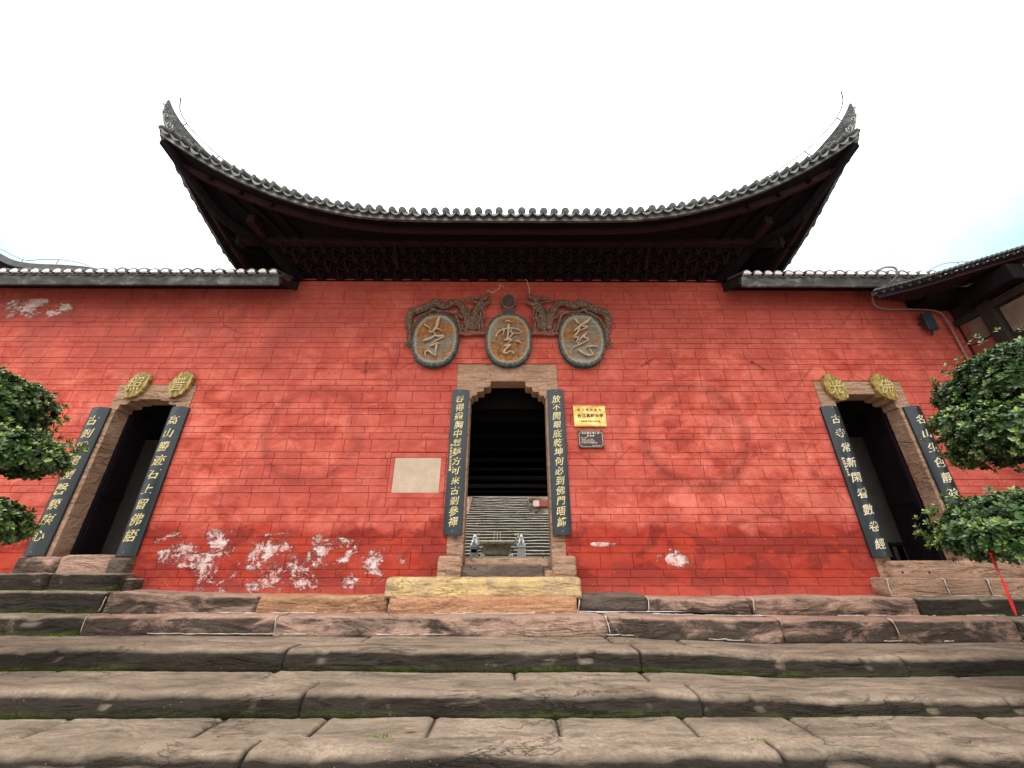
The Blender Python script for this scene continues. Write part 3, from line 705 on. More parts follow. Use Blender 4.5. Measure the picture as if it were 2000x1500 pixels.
def dripat(p, q, d, drop=.05):
    """tongue shaped pan end hanging between two cover rows at p and q, facing d"""
    w = (q-p); up = Vector((0,0,1)); k = 8; jt = random.uniform(-.012,.008); drop *= random.uniform(.7,1.25); top = []; bot = []
    for i in range(k+1):
        u = i/k; b = p.lerp(q, u); sag = -.035*sin(pi*u)+jt
        top.append(b+up*(sag+.022)+d*.055); bot.append(b+up*(sag-drop*sin(pi*u)**.7+.008)+d*.075)
    back = [b-d*.25+up*.03 for b in top]
    o = drip.add(top+bot+back, [])
    n = k+1
    for i in range(k): drip.f.append((o+i, o+i+1, o+n+i+1, o+n+i)); drip.f.append((o+i, o+2*n+i, o+2*n+i+1, o+i+1)); drip.f.append((o+n+i, o+n+i+1, o+2*n+i+1, o+2*n+i))
NT_ = 66
for i in range(NT_+1):
    s = -1+2*i/NT_
    if abs(s) < .995: tilerow(lambda v: roofpt(s, v))
    if i < NT_:
        s2 = s+2/NT_; dripat(eave_front(s)+Vector((0,0,.0)), eave_front(s2), Vector((0,-1,-.1)))
for sg in (-1, 1):
    n = 38
    for i in range(1, n+1):
        t = i/n*2
        if t > 1: pass
        tt = (i/12 if i <= 12 else 1+(i-12)/(n-12))
        tilerow(lambda v: roofside(tt, v, sg), 6)
        t0 = ((i-1)/12 if i-1 <= 12 else 1+(i-1-12)/(n-12)); dripat(eave_side(t0, sg), eave_side(tt, sg), Vector((sg,0,-.1)))
ncf = len(cov.f); cov.add(cap.v, cap.f); co_ = cov.build('cover_tiles', M_TILE, gate); co_.data.materials.append(M_TILECAP)
for p_ in co_.data.polygons:
    p_.use_smooth = p_.index < ncf; p_.material_index = 0 if p_.index < ncf else 1
drip.build('drip_tiles', M_TILEDRIP, gate)
# eave board and soffit
mb = MB()
def strip(fn, n, ins, z0, z1, th):
    o = len(mb.v)
    for i in range(n+1):
        p, d = fn(i/n); a = p+d*ins
        for q in ((a, z1), (a, z0), (a-d*th, z0), (a-d*th, z1)): mb.v.append((q[0].x, q[0].y, q[0].z+q[1]))
    for i in range(n):
        for k in range(4):
            a = o+i*4+k; b = o+i*4+(k+1)%4; mb.f.append((a, b, b+4, a+4))
strip(lambda u: (eave_front(-1+2*u), Vector((0,-1,0))), 60, .02, -.13, -.01, .05)
for sg in (-1, 1): strip(lambda u: (eave_side(u*2, sg), Vector((sg,0,0))), 30, .02, -.13, -.01, .05)
mb.build('eave_board', M_FLASH, gate, fix=True)
PX, PY, PZ = 4.86, .62, 7.46       # outer purlin
WX = 4.36
def soff(s, v):
    e = eave_front(s)+Vector((0,.05,-.13)); q = Vector((PX*s, -PY, PZ)); p = e.lerp(q, v); p.z -= .10*sin(pi*v)*abs(s)**3; return p
def soffs(t, v, sg):
    e = eave_side(t, sg)+Vector((-sg*.05,0,-.13))
    q = Vector((sg*PX, lerp(-PY, .8, t) if t <= 1 else lerp(.8, 7, t-1), PZ)); p = e.lerp(q, v); p.z -= .10*sin(pi*v)*max(0,1-t)**3; return p
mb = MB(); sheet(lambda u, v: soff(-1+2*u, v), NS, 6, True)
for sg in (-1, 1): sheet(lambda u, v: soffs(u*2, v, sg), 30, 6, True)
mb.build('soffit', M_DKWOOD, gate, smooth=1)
# second curved fascia beam below the eave
mb = MB()
pts = []
for i in range(41):
    s = -1+2*i/40; p = soff(s, .22); pts.append(p-Vector((0,0,.07)))
for a, b in zip(pts, pts[1:]): mb.bar(a, b, .07, .11)
for sg in (-1,1):
    pts = [soffs(i/20*1.8, .22, sg)-Vector((0,0,.07)) for i in range(21)]
    for a, b in zip(pts, pts[1:]): mb.bar(a, b, .07, .11)
mb.build('fascia_beam', M_REDWOOD, gate)
# hip rafters with their struts at the corners
for sg in (-1, 1):
    mb = MB()
    tip = eave_front(sg)+Vector((-sg*.05,.05,-.22)); inn = Vector((sg*(WX+.2), .1, PZ-.05))
    pts = [Vector((sg*(WX+.1), .2, 7.35)), Vector((sg*PX, -PY, PZ-.12)), Vector((sg*(PX+.55), -PY-.58, PZ+.02)), tip]
    pp = catmull(pts, 5)
    for a, b in zip(pp, pp[1:]): mb.bar(a, b, .10, .13)
    for k, (ty, tt) in enumerate(((.25,.30),(.5,.62),(.75,1.0))):
        mb.bar((sg*PX, lerp(-PY,.6,ty), PZ-.02), soffs(tt, .1, sg)-Vector((0,0,.08)), .06, .08)
        mb.bar((sg*lerp(PX,PX*.8,ty), -PY, PZ-.02), soff(sg*(1-.16*(k+1)*.6), .15)-Vector((0,0,.08)), .05, .07)
    mb.build('hip_rafter', M_DKWOOD, gate)
# purlin with projecting painted ends, wall plate, body behind the brackets
mb = MB(); mb.bar((-5.32,-PY,PZ-.02),(5.40,-PY,PZ-.02),.14,.17)
for sg in (-1,1): mb.bar((sg*PX,-1.15,PZ+.02),(sg*PX,7,PZ+.02),.14,.17)
mb.build('purlin', M_REDWOOD, gate, bevel=.01)
for sg in (-1,1):
    mb = MB(); mb.box((sg*5.36-.05,-PY-.10,PZ-.14),(sg*5.36+.05,-PY+.1,PZ+.2)); mb.bar((sg*5.36,-PY-.05,PZ-.2),(sg*5.30,-PY-.11,PZ+.22),.05,.05)
    mb.build('purlin_end_carving', M_GREYWOOD, gate, bevel=.02)
mb = MB(); mb.box((-WX,.12,6.9),(WX,7,7.75)); mb.box((-WX-.4,-.02,6.935),(WX+.4,.4,6.955)); mb.build('upper_body', M_BLACKWOOD, gate)
# bracket frieze: four corbelled tiers of carved arms
fr = empty('bracket_frieze'); fr.parent = gate
z0_, z1_ = 6.95, PZ-.06; NTI = 4
def tier(j): u = j/NTI; return Vector((0, -PY*u+.02, lerp(z0_, z1_, u)))
mb = MB()
for j in range(NTI):
    a, b = tier(j), tier(j+1); xw = lerp(WX, PX, (j+1)/NTI)
    mb.box((-xw, b.y-.01, b.z-.03), (xw, b.y+.22, b.z-.008))
mb.box((-WX,.02,6.95),(WX,.12,7.5)); mb.build('tier_boards', M_DKWOOD, fr)
for sg in (-1,1):
    mb = MB()
    for a, b in (((sg*(WX+.02),-.02,6.93),(sg*(PX+.02),-PY,PZ)),): mb.bar(a, b, .22, .16)
    mb.build('corner_strut', M_DKWOOD, fr)
for px in (753, 1240):
    a = at(px+22, 500, -.36); mb = MB(); mb.bar((a.x,-.2,7.1),(a.x,-PY-.02,PZ-.02), .06,.08); mb.build('frieze_strut', M_REDWOOD, fr)
def bracket_mesh(low):
    m = MB(); dy = -PY/NTI; dz = (z1_-z0_)/NTI; w = .198
    # nose rib curving outward and up
    pts = catmull([(0,.10,.0),(0,-.02,.03),(0,dy*.8-.03,dz*.45),(0,dy-.06,dz*.72),(0,dy-.05,dz*.95)], 4)
    for a, b in zip(pts, pts[1:]): m.bar(a, b, .026, .045, (0,1,0))
    # pair of slanting arms meeting the neighbours halfway
    for sg in (-1, 1):
        pts = catmull([(sg*.005,.02,.02),(sg*w*.55,.0,dz*.40),(sg*w,-.03,dz*.78)], 3)
        for a, b in zip(pts, pts[1:]): m.bar(a, b, .02, .045, (0,1,0))
        pts = catmull([(sg*.012,-.02,.0),(sg*w*.30,dy*.7,dz*.55),(sg*w*.34,dy*.9,dz*.93)], 3)
        for a, b in zip(pts, pts[1:]): m.bar(a, b, .022, .032, (0,1,0))
    m.box((-.035,-.03,-.012),(.035,.05,.03))
    if low: m.box((-.10,-.03,0),(.10,.05,.05))
    return m
protoA = bracket_mesh(True).build('bracket', M_REDWOOD, fr); protoB = bracket_mesh(False).build('bracket', M_REDWOOD, fr)
protoA.location = (-99,0,0); first = {0: protoA, 1: protoB}; used = {0: False, 1: False}
for j in range(NTI):
    xw = lerp(WX, PX, (j+.4)/NTI)-.12; sp = .396 if j else .396; n = int(2*xw/sp)
    off = 0 if j % 2 == 0 else .5
    for i in range(-13, 14):
        x = (i+off)*sp
        if abs(x) > xw: continue
        k = 0 if j == 0 else 1
        if not used[k]: o = first[k]; used[k] = True
        else: o = first[k].copy(); COL.objects.link(o); o.parent = fr
        tt = tier(j); o.location = (x+.02, tt.y, tt.z)
# hip ridges sweeping up into horns, main ridge
def diag(px, py):
    """left hip plane x-y = -(XC-YC): where the pixel's sight line meets it"""
    p0, p1 = at(px, py, -2.), at(px, py, -1.); dx = p1.x-p0.x; k = -(XC-YC); Y = (p0.x+2*dx-k)/(1-dx); return at(px, py, Y)
UPC = [(330,195),(337,214),(348,234),(366,258),(393,288),(430,319),(470,344),(515,366),(560,386)]
LOC = [(330,195),(323,214),(324,236),(332,256),(344,265),(366,279),(404,307),(448,335),(509,370)]
uc = catmull([diag(*q) for q in UPC], 4); lc = catmull([diag(*q) for q in LOC], 4)
for sg in (-1, 1):
    mb = MB(); sd = Vector((1,1,0)).normalized(); n = len(uc)
    u3 = list(uc); l3 = list(lc)
    for v in (.35,.5,.75,1.):
        q = roofpt(-1, v); u3.append(q+Vector((0,0,.20))); l3.append(q-Vector((0,0,.05)))
    for i, (u_, l_) in enumerate(zip(u3, l3)):
        th = .015+.05*min(1, i/14); u_ = Vector(u_); l_ = Vector(l_)
        for q, tt in ((u_, th*.9), (u_.lerp(l_,.22), th*.55), (u_.lerp(l_,.3), th*.9), (l_, th)):
            mb.v.append(tuple(q+sd*tt)); mb.v.append(tuple(q-sd*tt))
    n = len(u3)
    loop = (0,2,4,6,7,5,3,1)
    for i in range(n-1):
        for k in range(8): a, b = loop[k], loop[(k+1)%8]; mb.f.append((i*8+a, i*8+b, (i+1)*8+b, (i+1)*8+a))
    mb.f.append(tuple(loop)); mb.f.append(tuple((n-1)*8+k for k in loop)[::-1])
    if sg > 0: mb.v = [(-x,y,z) for x,y,z in mb.v]
    mb.build('hip_ridge', M_HIP, gate, fix=True)
mb = MB(); mb.box((-2.7,3.3,9.95),(2.7,3.5,10.45)); mb.build('main_ridge', M_TILE, gate, bevel=.02)
# scrollwork carved on the horns, and the rolled tile at each corner
for sg in (-1, 1):
    mb = MB(); fo = Vector((-.05,-.05,0))
    for (cx, cy, r, a0, a1) in ((340,250,7.5,0,7.5),(334,232,5,2,8),(343,262,5,3,8),(332,219,3.6,1,6),(330,208,2.2,0,5),(352,272,4,1,6)):
        pts = []
        for k in range(16): a = lerp(a0, a1, k/15); rr_ = r*(1-.05*k); pts.append(diag(cx+rr_*cos(a), cy+rr_*sin(a)*1.25)+fo)
        mb.tube(pts, .010, 5)
    mb.tube([diag(*q)+fo*1.1 for q in ((327,214),(329,236),(338,256),(352,270),(380,293))], .009, 5)
    if sg > 0: mb.v = [(-x,y,z) for x,y,z in mb.v]; mb.f = [f[::-1] for f in mb.f]
    mb.build('horn_scrollwork', M_TILEEND, gate, smooth=1)
    mb = MB(); c = eave_front(sg)+Vector((sg*.0,-.02,.02)); d = Vector((sg*.8,-.6,.12)).normalized()
    mb.tube([c-d*.25, c-d*.04, c+d*.02, c+d*.06], [.05,.058,.060,.02], 12); mb.build('corner_roll_tile', M_TILE, gate, smooth=1)

# ------------------------------------------------------------------ wing roofs
def wing(x0, x1, name_label):
    w = empty('wing_roof'); w.parent = gate
    ye, ze = -.56, 6.60
    m = MB(); m.add([(x0,ye,ze+.02),(x1,ye,ze+.02),(x1,2.2,ze+1.4),(x0,2.2,ze+1.4),(x0,ye,ze-.0),(x1,ye,ze-.0),(x1,2.2,ze+1.3),(x0,2.2,ze+1.3)], [(0,1,2,3),(7,6,5,4),(0,4,5,1),(1,5,6,2),(2,6,7,3),(3,7,4,0)])
    m.build('roof_deck', M_TILE, w)
    n = int((x1-x0)/.205); c = MB(); p = MB(); d = MB()
    for i in range(n+1):
        x = x0+(x1-x0)*(i+.5)/(n+1)+random.uniform(-.008,.008); zz = ze+.035+random.uniform(-.006,.006)
        # half round barrel tile
        k = 8; vs = []; r = .088
        for yy, dz in ((ye-.07-random.uniform(0,.02), 0), (2.2, 1.36)):
            for q in range(k+1): a = pi*q/k; vs.append((x+cos(a)*r, yy, zz+dz+sin(a)*r))
            for q in range(k+1): a = pi*(1-q/k); vs.append((x+cos(a)*(r-.014), yy, zz+dz+sin(a)*(r-.014)))
        kk = 2*(k+1); fs = [(q, (q+1)%kk, kk+(q+1)%kk, kk+q) for q in range(kk)]; fs.append(tuple(range(kk))[::-1]); c.add(vs, fs)
        # white fill in the mouth of the tile
        yy = ye-.078; vs = [(x+cos(pi*q/k)*(r-.015), yy, zz+sin(pi*q/k)*(r-.015)) for q in range(k+1)]; vs += [(a, yy+.05, b) for a, _, b in vs]
        fs = [tuple(range(k+1)), tuple(range(k+1, 2*k+2))[::-1]]+[(q, q+k+1, (q+1)%(k+1)+k+1, (q+1)%(k+1)) for q in range(k+1)]; p.add(vs, fs)
        # pan tile curl below
        x2 = x+(x1-x0)/(n+1)/2; pts = []
        vs = []
        for yy in (ye-.045, ye+.2):
            for q in range(7): a = pi*q/6; vs.append((x2-.10*cos(a), yy, zz+.004-.045*sin(a)+(.05 if yy > ye else 0)))
            for q in range(7): a = pi*(1-q/6); vs.append((x2-.10*cos(a), yy, zz-.012-.045*sin(a)+(.05 if yy > ye else 0)))
        fs = [(q, (q+1)%14, 14+(q+1)%14, 14+q) for q in range(14)]; fs.append(tuple(range(14))[::-1]); d.add(vs, fs)
    c.build('cover_tiles', M_TILE, w); p.build('tile_mouth_fill', M_TILEFILL, w); d.build('pan_tiles', M_TILE, w)
    m = MB(); nn = 40
    for i in range(nn+1):
        x = lerp(x0, x1, i/nn); wv = .010*noise.noise(Vector((x*2.3,0,0)))
        for (y, z) in ((ye-.03+wv, ze+.02), (ye+.05+wv, ze-.16), (ye+.09, ze-.16), (ye+.09, ze+.01)): m.v.append((x,y,z))
    for i in range(nn):
        for k in range(4): a = i*4+k; b = i*4+(k+1)%4; m.f.append((a,b,b+4,a+4))
    m.f.append((0,1,2,3)); m.f.append((nn*4+3,nn*4+2,nn*4+1,nn*4)); m.build('flashing', M_FLASH, w, fix=True)
    m = MB(); m.add([(x0,ye+.085,ze-.14),(x1,ye+.085,ze-.14),(x1,.0,ze+.13),(x0,.0,ze+.13),(x0,ye+.085,ze-.11),(x1,ye+.085,ze-.11),(x1,.0,ze+.17),(x0,.0,ze+.17)], [(0,3,2,1),(4,5,6,7),(0,1,5,4),(1,2,6,5),(2,3,7,6),(3,0,4,7)]); m.build('soffit', M_DKWOOD, w)
    m = MB(); xe = x0 if x0 > 0 else x1; s = -1 if x0 > 0 else 1
    m.add([(xe,ye+.03,ze-.15),(xe,.0,ze+.10),(xe,.0,ze+.3),(xe,ye+.02,ze+.02),(xe+s*.04,ye+.03,ze-.15),(xe+s*.04,.0,ze+.10),(xe+s*.04,.0,ze+.3),(xe+s*.04,ye+.02,ze+.02)], [(0,1,2,3),(7,6,5,4),(0,4,5,1),(1,5,6,2),(2,6,7,3),(3,7,4,0)])
    m.build('gable_board', M_GREYWOOD, w, fix=True)
    return w
wing(-13., -4.42, ''); wing(4.44, 9.2, '')

# ------------------------------------------------------------------ couplet boards
def couplet(x0, x1, z0, z1, text, label, small=None, frac=(.055,.93), size=.17, mat_=M_GOLD, sxx=1., off=.006):
    w = x1-x0; cx = (x0+x1)/2; sag = .05
    root = empty('couplet_board', label, 'couplet board', 'carved couplet boards beside the doorways', (cx, -.01, z0))
    yf = lambda X: -.045-sag*(1-((X-cx)/(w/2))**2)
    m = MB(); k = 10; nz = 12
    for j in range(nz+1):
        z = lerp(z0, z1, j/nz)
        for i in range(k+1): X = lerp(x0, x1, i/k); m.v.append((X-cx, yf(X)+.01, z-z0))
        for i in range(k+1): X = lerp(x1, x0, i/k); m.v.append((X-cx, yf(X)+.035+.01, z-z0))
    n = 2*(k+1)
    for j in range(nz):
        for i in range(n): a = j*n+i; b = j*n+(i+1)%n; m.f.append((a,b,b+n,a+n))
    m.f.append(tuple(range(n))[::-1]); m.f.append(tuple(nz*n+i for i in range(n)))
    o = m.build('board', M_BOARD, root, smooth=.6, fix=True)
    m = MB(); nchar = len(text); H = z1-z0; rr_ = random.Random(nchar*7+int(x0*10))
    for i, ch in enumerate(text):
        z = z1-H*(frac[0]+(frac[1]-frac[0])*(i+.5)/nchar)
        write(m, ch, cx+rr_.uniform(-.006,.006), z, size*rr_.uniform(.92,1.06), 0, off, .02, .14, lambda X: yf(X)-.003, sxx, .10)
    m.v = [(a-cx, b+.01, c-z0) for a,b,c in m.v]
    m.build('lettering', mat_, root)
    m = MB()
    if small:
        tx, zs, sz = small; nn = len(tx)
        xs = x0+.05
        for i, ch in enumerate(tx): write(m, ch, xs, zs-i*sz*1.15, sz, 0, .03, .02, .1, lambda X: yf(X)-.003)
        m.v = [(a-cx, b+.01, c-z0) for a,b,c in m.v]; m.build('signature', mat_, root)
    m = MB()
    for zz in (z0+.05, z1-.04): m.ball((0, yf(cx)+.004, zz-z0), .008, 8)
    m.build('nails', M_TILEEND, root)
    return root
couplet(-7.385,-7.07,1.70,4.10,'古剎重建煙磬縈塵心','leftmost slate black board with gold characters, left of the left doorway behind the leaves', size=.185)
couplet(-5.99,-5.685,1.70,4.11,'高山勝迹石上留佛語','slate black board with gold characters on the right side of the left doorway', size=.185)
couplet(-1.045,-.745,2.00,4.45,'吞得盡胸中雲夢方可來古剎參禪','slate black board of fourteen gold characters left of the central doorway', ('歲次辛巳年吉日敬書', 3.42, .045), (.045,.955), size=.150)
couplet(.668,.965,2.00,4.455,'放不開眼底乾坤何必到佛門晤諦','slate black board of fourteen gold characters right of the central doorway', None, (.045,.955), size=.150)
couplet(5.545,5.85,1.685,4.145,'古寺常新閑看數卷經','slate black board with pale gold characters on the left side of the right doorway', ('歲在甲申年冬月', 3.2, .04), (.05,.975), size=.175, mat_=M_WHITEP)
couplet(7.035,7.335,1.685,4.145,'名山生色靜唸千聲佛','slate black board with pale gold characters, right of the right doorway partly behind the tree', None, (.05,.975), size=.175, mat_=M_WHITEP)

# ------------------------------------------------------------------ the three big oval plaques
def sup(a, b, n, e=2.3):
    out = []
    for k in range(n):
        t = 2*pi*k/n; c, s = cos(t), sin(t)
        out.append((a*abs(c)**(2/e)*(1 if c > 0 else -1), b*abs(s)**(2/e)*(1 if s > 0 else -1)))
    return out
def disk(m, pts, y0, y1, ch=.012):
    n = len(pts); o = len(m.v)
    for (sc_, y) in ((1., y1), (1., y0+ch), (.975, y0), (.5, y0-.002)):
        for x, z in pts: m.v.append((x*sc_, y, z*sc_))
    for r in range(3):
        for k in range(n): a = o+r*n+k; b = o+r*n+(k+1)%n; m.f.append((a, a+n, b+n, b))
    m.f.append(tuple(o+3*n+k for k in range(n))); m.f.append(tuple(o+k for k in range(n))[::-1])
def strokes(m, lst, to, scale=1., flat=1.3):
    for pts, w in lst:
        q = [to(*p) for p in pts]; c = catmull(q, 5); n = len(c)
        rad = []
        for i in range(n):
            u = i/(n-1); rad.append(1.25*w*(.55+.45*sin(pi*min(1,u*1.15+.12)))*(1+.25*noise.noise(c[i]*40)))
        m.tube(c, rad, 8, flat)
TEMPLE = [([(700,530),(668,600),(645,700),(600,760),(555,795),(528,772)],.026), ([(640,735),(690,742),(735,775)],.013), ([(600,790),(640,855),(700,862),(752,848),(752,888),(700,884)],.015), ([(412,940),(500,915),(570,880),(620,845)],.022), ([(740,884),(640,935),(532,1012)],.012), ([(530,1032),(590,1010),(650,975),(700,992)],.016), ([(655,985),(632,1080),(622,1205)],.019), ([(622,1195),(570,1165),(520,1118),(470,1112),(442,1150),(462,1195)],.014), ([(430,655),(500,700),(545,745)],.010)]
CLOUD = [([(455,705),(500,692),(545,716)],.013), ([(500,738),(497,850),(478,975)],.021), ([(303,945),(325,885),(400,832),(520,806),(640,822),(700,862),(622,895)],.013), ([(412,802),(430,850),(405,922)],.012), ([(548,822),(535,865),(565,885),(540,920),(470,985)],.014), ([(585,882),(640,892)],.010), ([(430,988),(545,985),(475,1045)],.017), ([(422,1082),(530,1058),(470,1112),(430,1175),(470,1195),(520,1160),(575,1180),(560,1200)],.018), ([(618,1002),(655,1010),(690,1035)],.017)]
MERCY = [([(818,658),(850,715),(905,742)],.017), ([(1050,640),(1000,700),(920,750),(855,800),(800,850)],.024), ([(905,772),(1000,785),(920,830),(850,862)],.014), ([(885,800),(850,870),(800,945),(862,950),(838,1010),(870,1045)],.017), ([(992,868),(930,930),(885,990),(870,1045)],.013), ([(992,868),(950,940),(1012,970),(985,1005),(870,1062),(790,1100),(738,1165),(752,1212)],.014), ([(860,1130),(930,1185),(1020,1226),(1082,1200),(1060,1160),(1040,1118)],.017), ([(980,1102),(1080,1080),(1172,1088)],.015)]
def plaque(cpx, cpy, st, ox, oy, sc_, label):
    c = at(cpx, cpy, -.12)
    root = empty('oval_plaque', label, 'plaque', 'oval name plaques over the central doorway', (c.x, -.12, c.z))
    m = MB(); disk(m, sup(.448, .592, 72), .0, .10, .02); o = m.build('board', M_PLQ, root, smooth=.6, fix=True)
    m = MB(); strokes(m, st, lambda a, b: (lambda q: Vector((q.x-c.x, -.038, q.z-c.z)))(at(ox+a/sc_, oy+b/sc_, -.14)), 1.)
    m.build('raised_character', M_CARVE, root, smooth=1)
    m = MB()
    for x in (-.2,.2): m.box((x-.03,.10,-.3),(x+.03,.119,.3))
    m.build('batten', M_GREYWOOD, root); return root
plaque(850, 661, TEMPLE, 780, 560, 8.82, 'grey oval plaque with dark rim and raised cursive temple character, leftmost of the three')
plaque(993.5, 661, CLOUD, 930, 540, 7.895, 'middle oval plaque, rusty brown face and raised cloud character, under the round finial')
plaque(1137, 661, MERCY, 1020, 540, 7.895, 'streaked rust and grey oval plaque with looping mercy character, rightmost of the three')
# the ledge rail they stand off
m = MB(); m.box((-1.02,-.10,5.60),(.95,-.005,5.655)); o = m.build('ledge_rail', M_FADED, bevel=.006); tag(o, 'thin red painted ledge under the dragons between the oval plaques', 'ledge')
# finial
c = at(993, 588, -.1); root = empty('round_finial', 'dark carved round ornament standing on top of the middle oval plaque', 'finial', None, (c.x,-.1,c.z))
m = MB(); pts = []
for k in range(48):
    a = 2*pi*k/48; r = .155*(1+.05*sin(a*11)+.03*sin(a*7+1)); pts.append((r*cos(a), r*1.12*sin(a)))
disk(m, pts, -.0, .09, .02); m.build('flame_ring', M_DRAGON, root, smooth=.6, fix=True)
m = MB(); disk(m, sup(.115,.13,32,2), -.025, .01, .012); 
for r in (.04,.075,.10): m.tube([(r*cos(a*pi/12), -.028, r*1.12*sin(a*pi/12)) for a in range(25)], .006, 6)
for k in range(5): m.tube([(-.05+.025*k,-.03,-.05),(-.05+.025*k,-.03,.05)], .005, 5)
m.build('pearl', M_PEARL, root, smooth=.6)
m = MB(); m.prism([(-.10,-.14),(.10,-.14),(.13,-.30),(-.13,-.30)], .0, .07); m.build('neck', M_PEARL, root, fix=True, bevel=.01)

# ------------------------------------------------------------------ dragons
DR = dict(
 body=([(1190,720),(1165,560),(1130,430),(1040,285),(900,262),(780,312),(640,262),(500,305),(350,375),(210,425),(158,560),(162,700),(183,860),(150,925),(95,1000)], [.055,.06,.056,.052,.062,.066,.072,.07,.07,.066,.056,.04,.030,.026,.012]),
 neck=([(1290,735),(1275,600),(1300,450),(1350,340),(1420,250)], [.052,.058,.050,.052,.05]),
 jaw_up=([(1380,215),(1450,190),(1510,140),(1565,105)], [.05,.038,.026,.014]),
 jaw_lo=([(1380,275),(1470,275),(1540,250),(1590,225)], [.04,.032,.026,.013]),
 horn1=([(1400,245),(1290,245),(1200,215),(1110,188),(1070,230),(1060,262)], [.024,.022,.018,.013,.011,.008]),
 horn2=([(1420,190),(1330,180),(1240,185),(1175,150)], [.02,.02,.016,.008]),
 horn3=([(1340,185),(1270,150),(1255,135)], [.012,.01,.005]),
 beard=([(1470,300),(1440,380),(1458,480),(1425,600),(1432,700),(1450,745)], [.020,.018,.014,.015,.016,.014]),
 beard2=([(1440,310),(1390,400),(1410,500),(1370,620),(1385,730)], [.018,.016,.020,.022,.02]),
 beard3=([(1350,330),(1330,430),(1372,540),(1340,640),(1310,735)], [.02,.018,.022,.024,.02]),
 mane=([(1300,330),(1215,360),(1205,460),(1240,560),(1215,720)], [.02,.018,.014,.016,.02]),
 leg1=([(1060,765),(1020,640),(990,520),(940,440),(800,400),(640,395),(560,360),(500,380)], [.016,.018,.020,.022,.018,.016,.018,.010]),
 leg2=([(620,345),(540,400),(450,440),(340,500),(250,600),(215,720),(200,860)], [.016,.020,.022,.02,.018,.016,.012]),
 leg3=([(1140,520),(1060,500),(985,420),(900,405)], [.02,.022,.018,.012]),
 leg4=([(1090,640),(1080,700),(1140,740),(1060,780)], [.02,.02,.018,.012]),
 claw1=([(165,880),(130,930),(85,950),(78,1000)], [.02,.016,.012,.005]),
 claw2=([(190,900),(185,950),(110,1045)], [.016,.013,.004]),
 base=([(1030,755),(1100,800),(1200,805),(1330,785),(1460,745)], [.014,.020,.022,.02,.014]),
 base2=([(1110,745),(1200,745),(1300,765),(1430,735)], [.016,.02,.022,.016]))
def dragon(sg, label, wire):
    root = empty('dragon_carving', label, 'dragon carving', 'pair of dragon carvings above the oval plaques', (sg*1.1-.035, -.08, 5.9))
    cx, cz = root.location.x, root.location.z
    def to(a, b, y=-.08):
        q = at(780+a/8.82, 560+b/8.82, -.12); x = q.x if sg < 0 else -.07-q.x
        return Vector((x-cx, y+.08, q.z-cz))
    m = MB(); 
    for key, (pts, rad) in DR.items():
        c = catmull([to(*p) for p in pts], 6); n = len(c); rr_ = []; big = {'body':1.22,'neck':1.35,'jaw_up':1.3,'jaw_lo':1.5}.get(key, 1.28)
        for i in range(n):
            u = i/(n-1)*(len(rad)-1); k = min(int(u), len(rad)-2); r = lerp(rad[k], rad[k+1], u-k)
            rr_.append(r*big*(1+.10*noise.noise(c[i]*30)))
        m.tube(c, rr_, 10, .7)
        if key == 'body' or key == 'neck':   # dorsal fins and rows of scales
            for i in range(2, n-6):
                d = (c[i+1]-c[i-1]).normalized(); nr = Vector((-d.z, 0, d.x)); 
                if key == 'body' and sg < 0: nr = -nr
                if key == 'neck' and sg > 0: nr = -nr
                if key == 'body' and nr.z < -.3 and i < n*.7: nr = nr
                for s2 in ((0,) if i % 1 == 0 else ()):
                    b = c[i]+nr*rr_[i]*.85; t_ = b+nr*.030-d*.022*(1 if key=='body' else -1)
                    o = m.add([b-d*.017+Vector((0,-.012,0)), b+d*.017+Vector((0,-.012,0)), b+d*.017+Vector((0,.012,0)), b-d*.017+Vector((0,.012,0)), t_], [(0,1,4),(1,2,4),(2,3,4),(3,0,4)])
                for q in (-.55, -.1, .35):
                    p = c[i]+nr*rr_[i]*q+Vector((0,-rr_[i]*.68*sqrt(1-q*q),0)); m.ball(p, .013, 6, (1,.6,1))
    m.ball(to(1400,155,-.12), .022, 8)
    o = m.build('body', M_DRAGON, root, smooth=1)
    m = MB(); 
    pts = [Vector((at(a, b, -.14).x-cx, -.06, at(a, b, -.14).z-cz)) for a, b in wire]
    c = catmull(pts, 2); m.tube(c, [.007]*len(c), 6); m.build('whisker_wire', M_WIRE, root, smooth=1)
    return root
dragon(-1, 'brown flaking dragon carving with a crooked wire whisker over the left plaque', [(951,570),(952,567),(958,570),(964,571),(970,566),(975,564),(976,560),(975,556),(984,560)])
dragon(1, 'brown flaking dragon carving with one upright bent whisker over the right plaque', [(1034,574),(1034,566),(1031,555),(1029,548),(1026,545)])

# ------------------------------------------------------------------ small gilt plaques over side doors
def small_plaque(px, py, ch, mat_, tilt, label):
    c = at(px, py, -.08); root = empty('gilt_plaque', label, 'plaque', 'small gilt plaques over the side doorways', (c.x,-.08,c.z))
    m = MB(); pts = []; rr_ = random.Random(px)
    for k in range(64):
        a = 2*pi*k/64; r = 1+.035*sin(a*13+px)+.02*sin(a*5+px*2); pts.append((.185*r*cos(a)+tilt*.25*sin(a)*.2, .262*r*sin(a)))
    disk(m, pts, -.0, .06, .012); m.build('board', mat_, root, smooth=.6, fix=True)
    m = MB(); write(m, ch, 0, 0, .30, -.006, -.004, .12, .22, None, .80, .06); m.build('raised_character', simple('dull_gilt', (.48,.36,.12), (.62,.52,.28), 20, .5, .003), root)
    return root
small_plaque(266, 751, '照', M_PLQA, 1, 'small gilt oval over the left doorway, yellower face, left of the pair')
small_plaque(351, 750, '普', M_PLQA, 1, 'small gilt oval with grey flaked left side, right end of the left lintel')
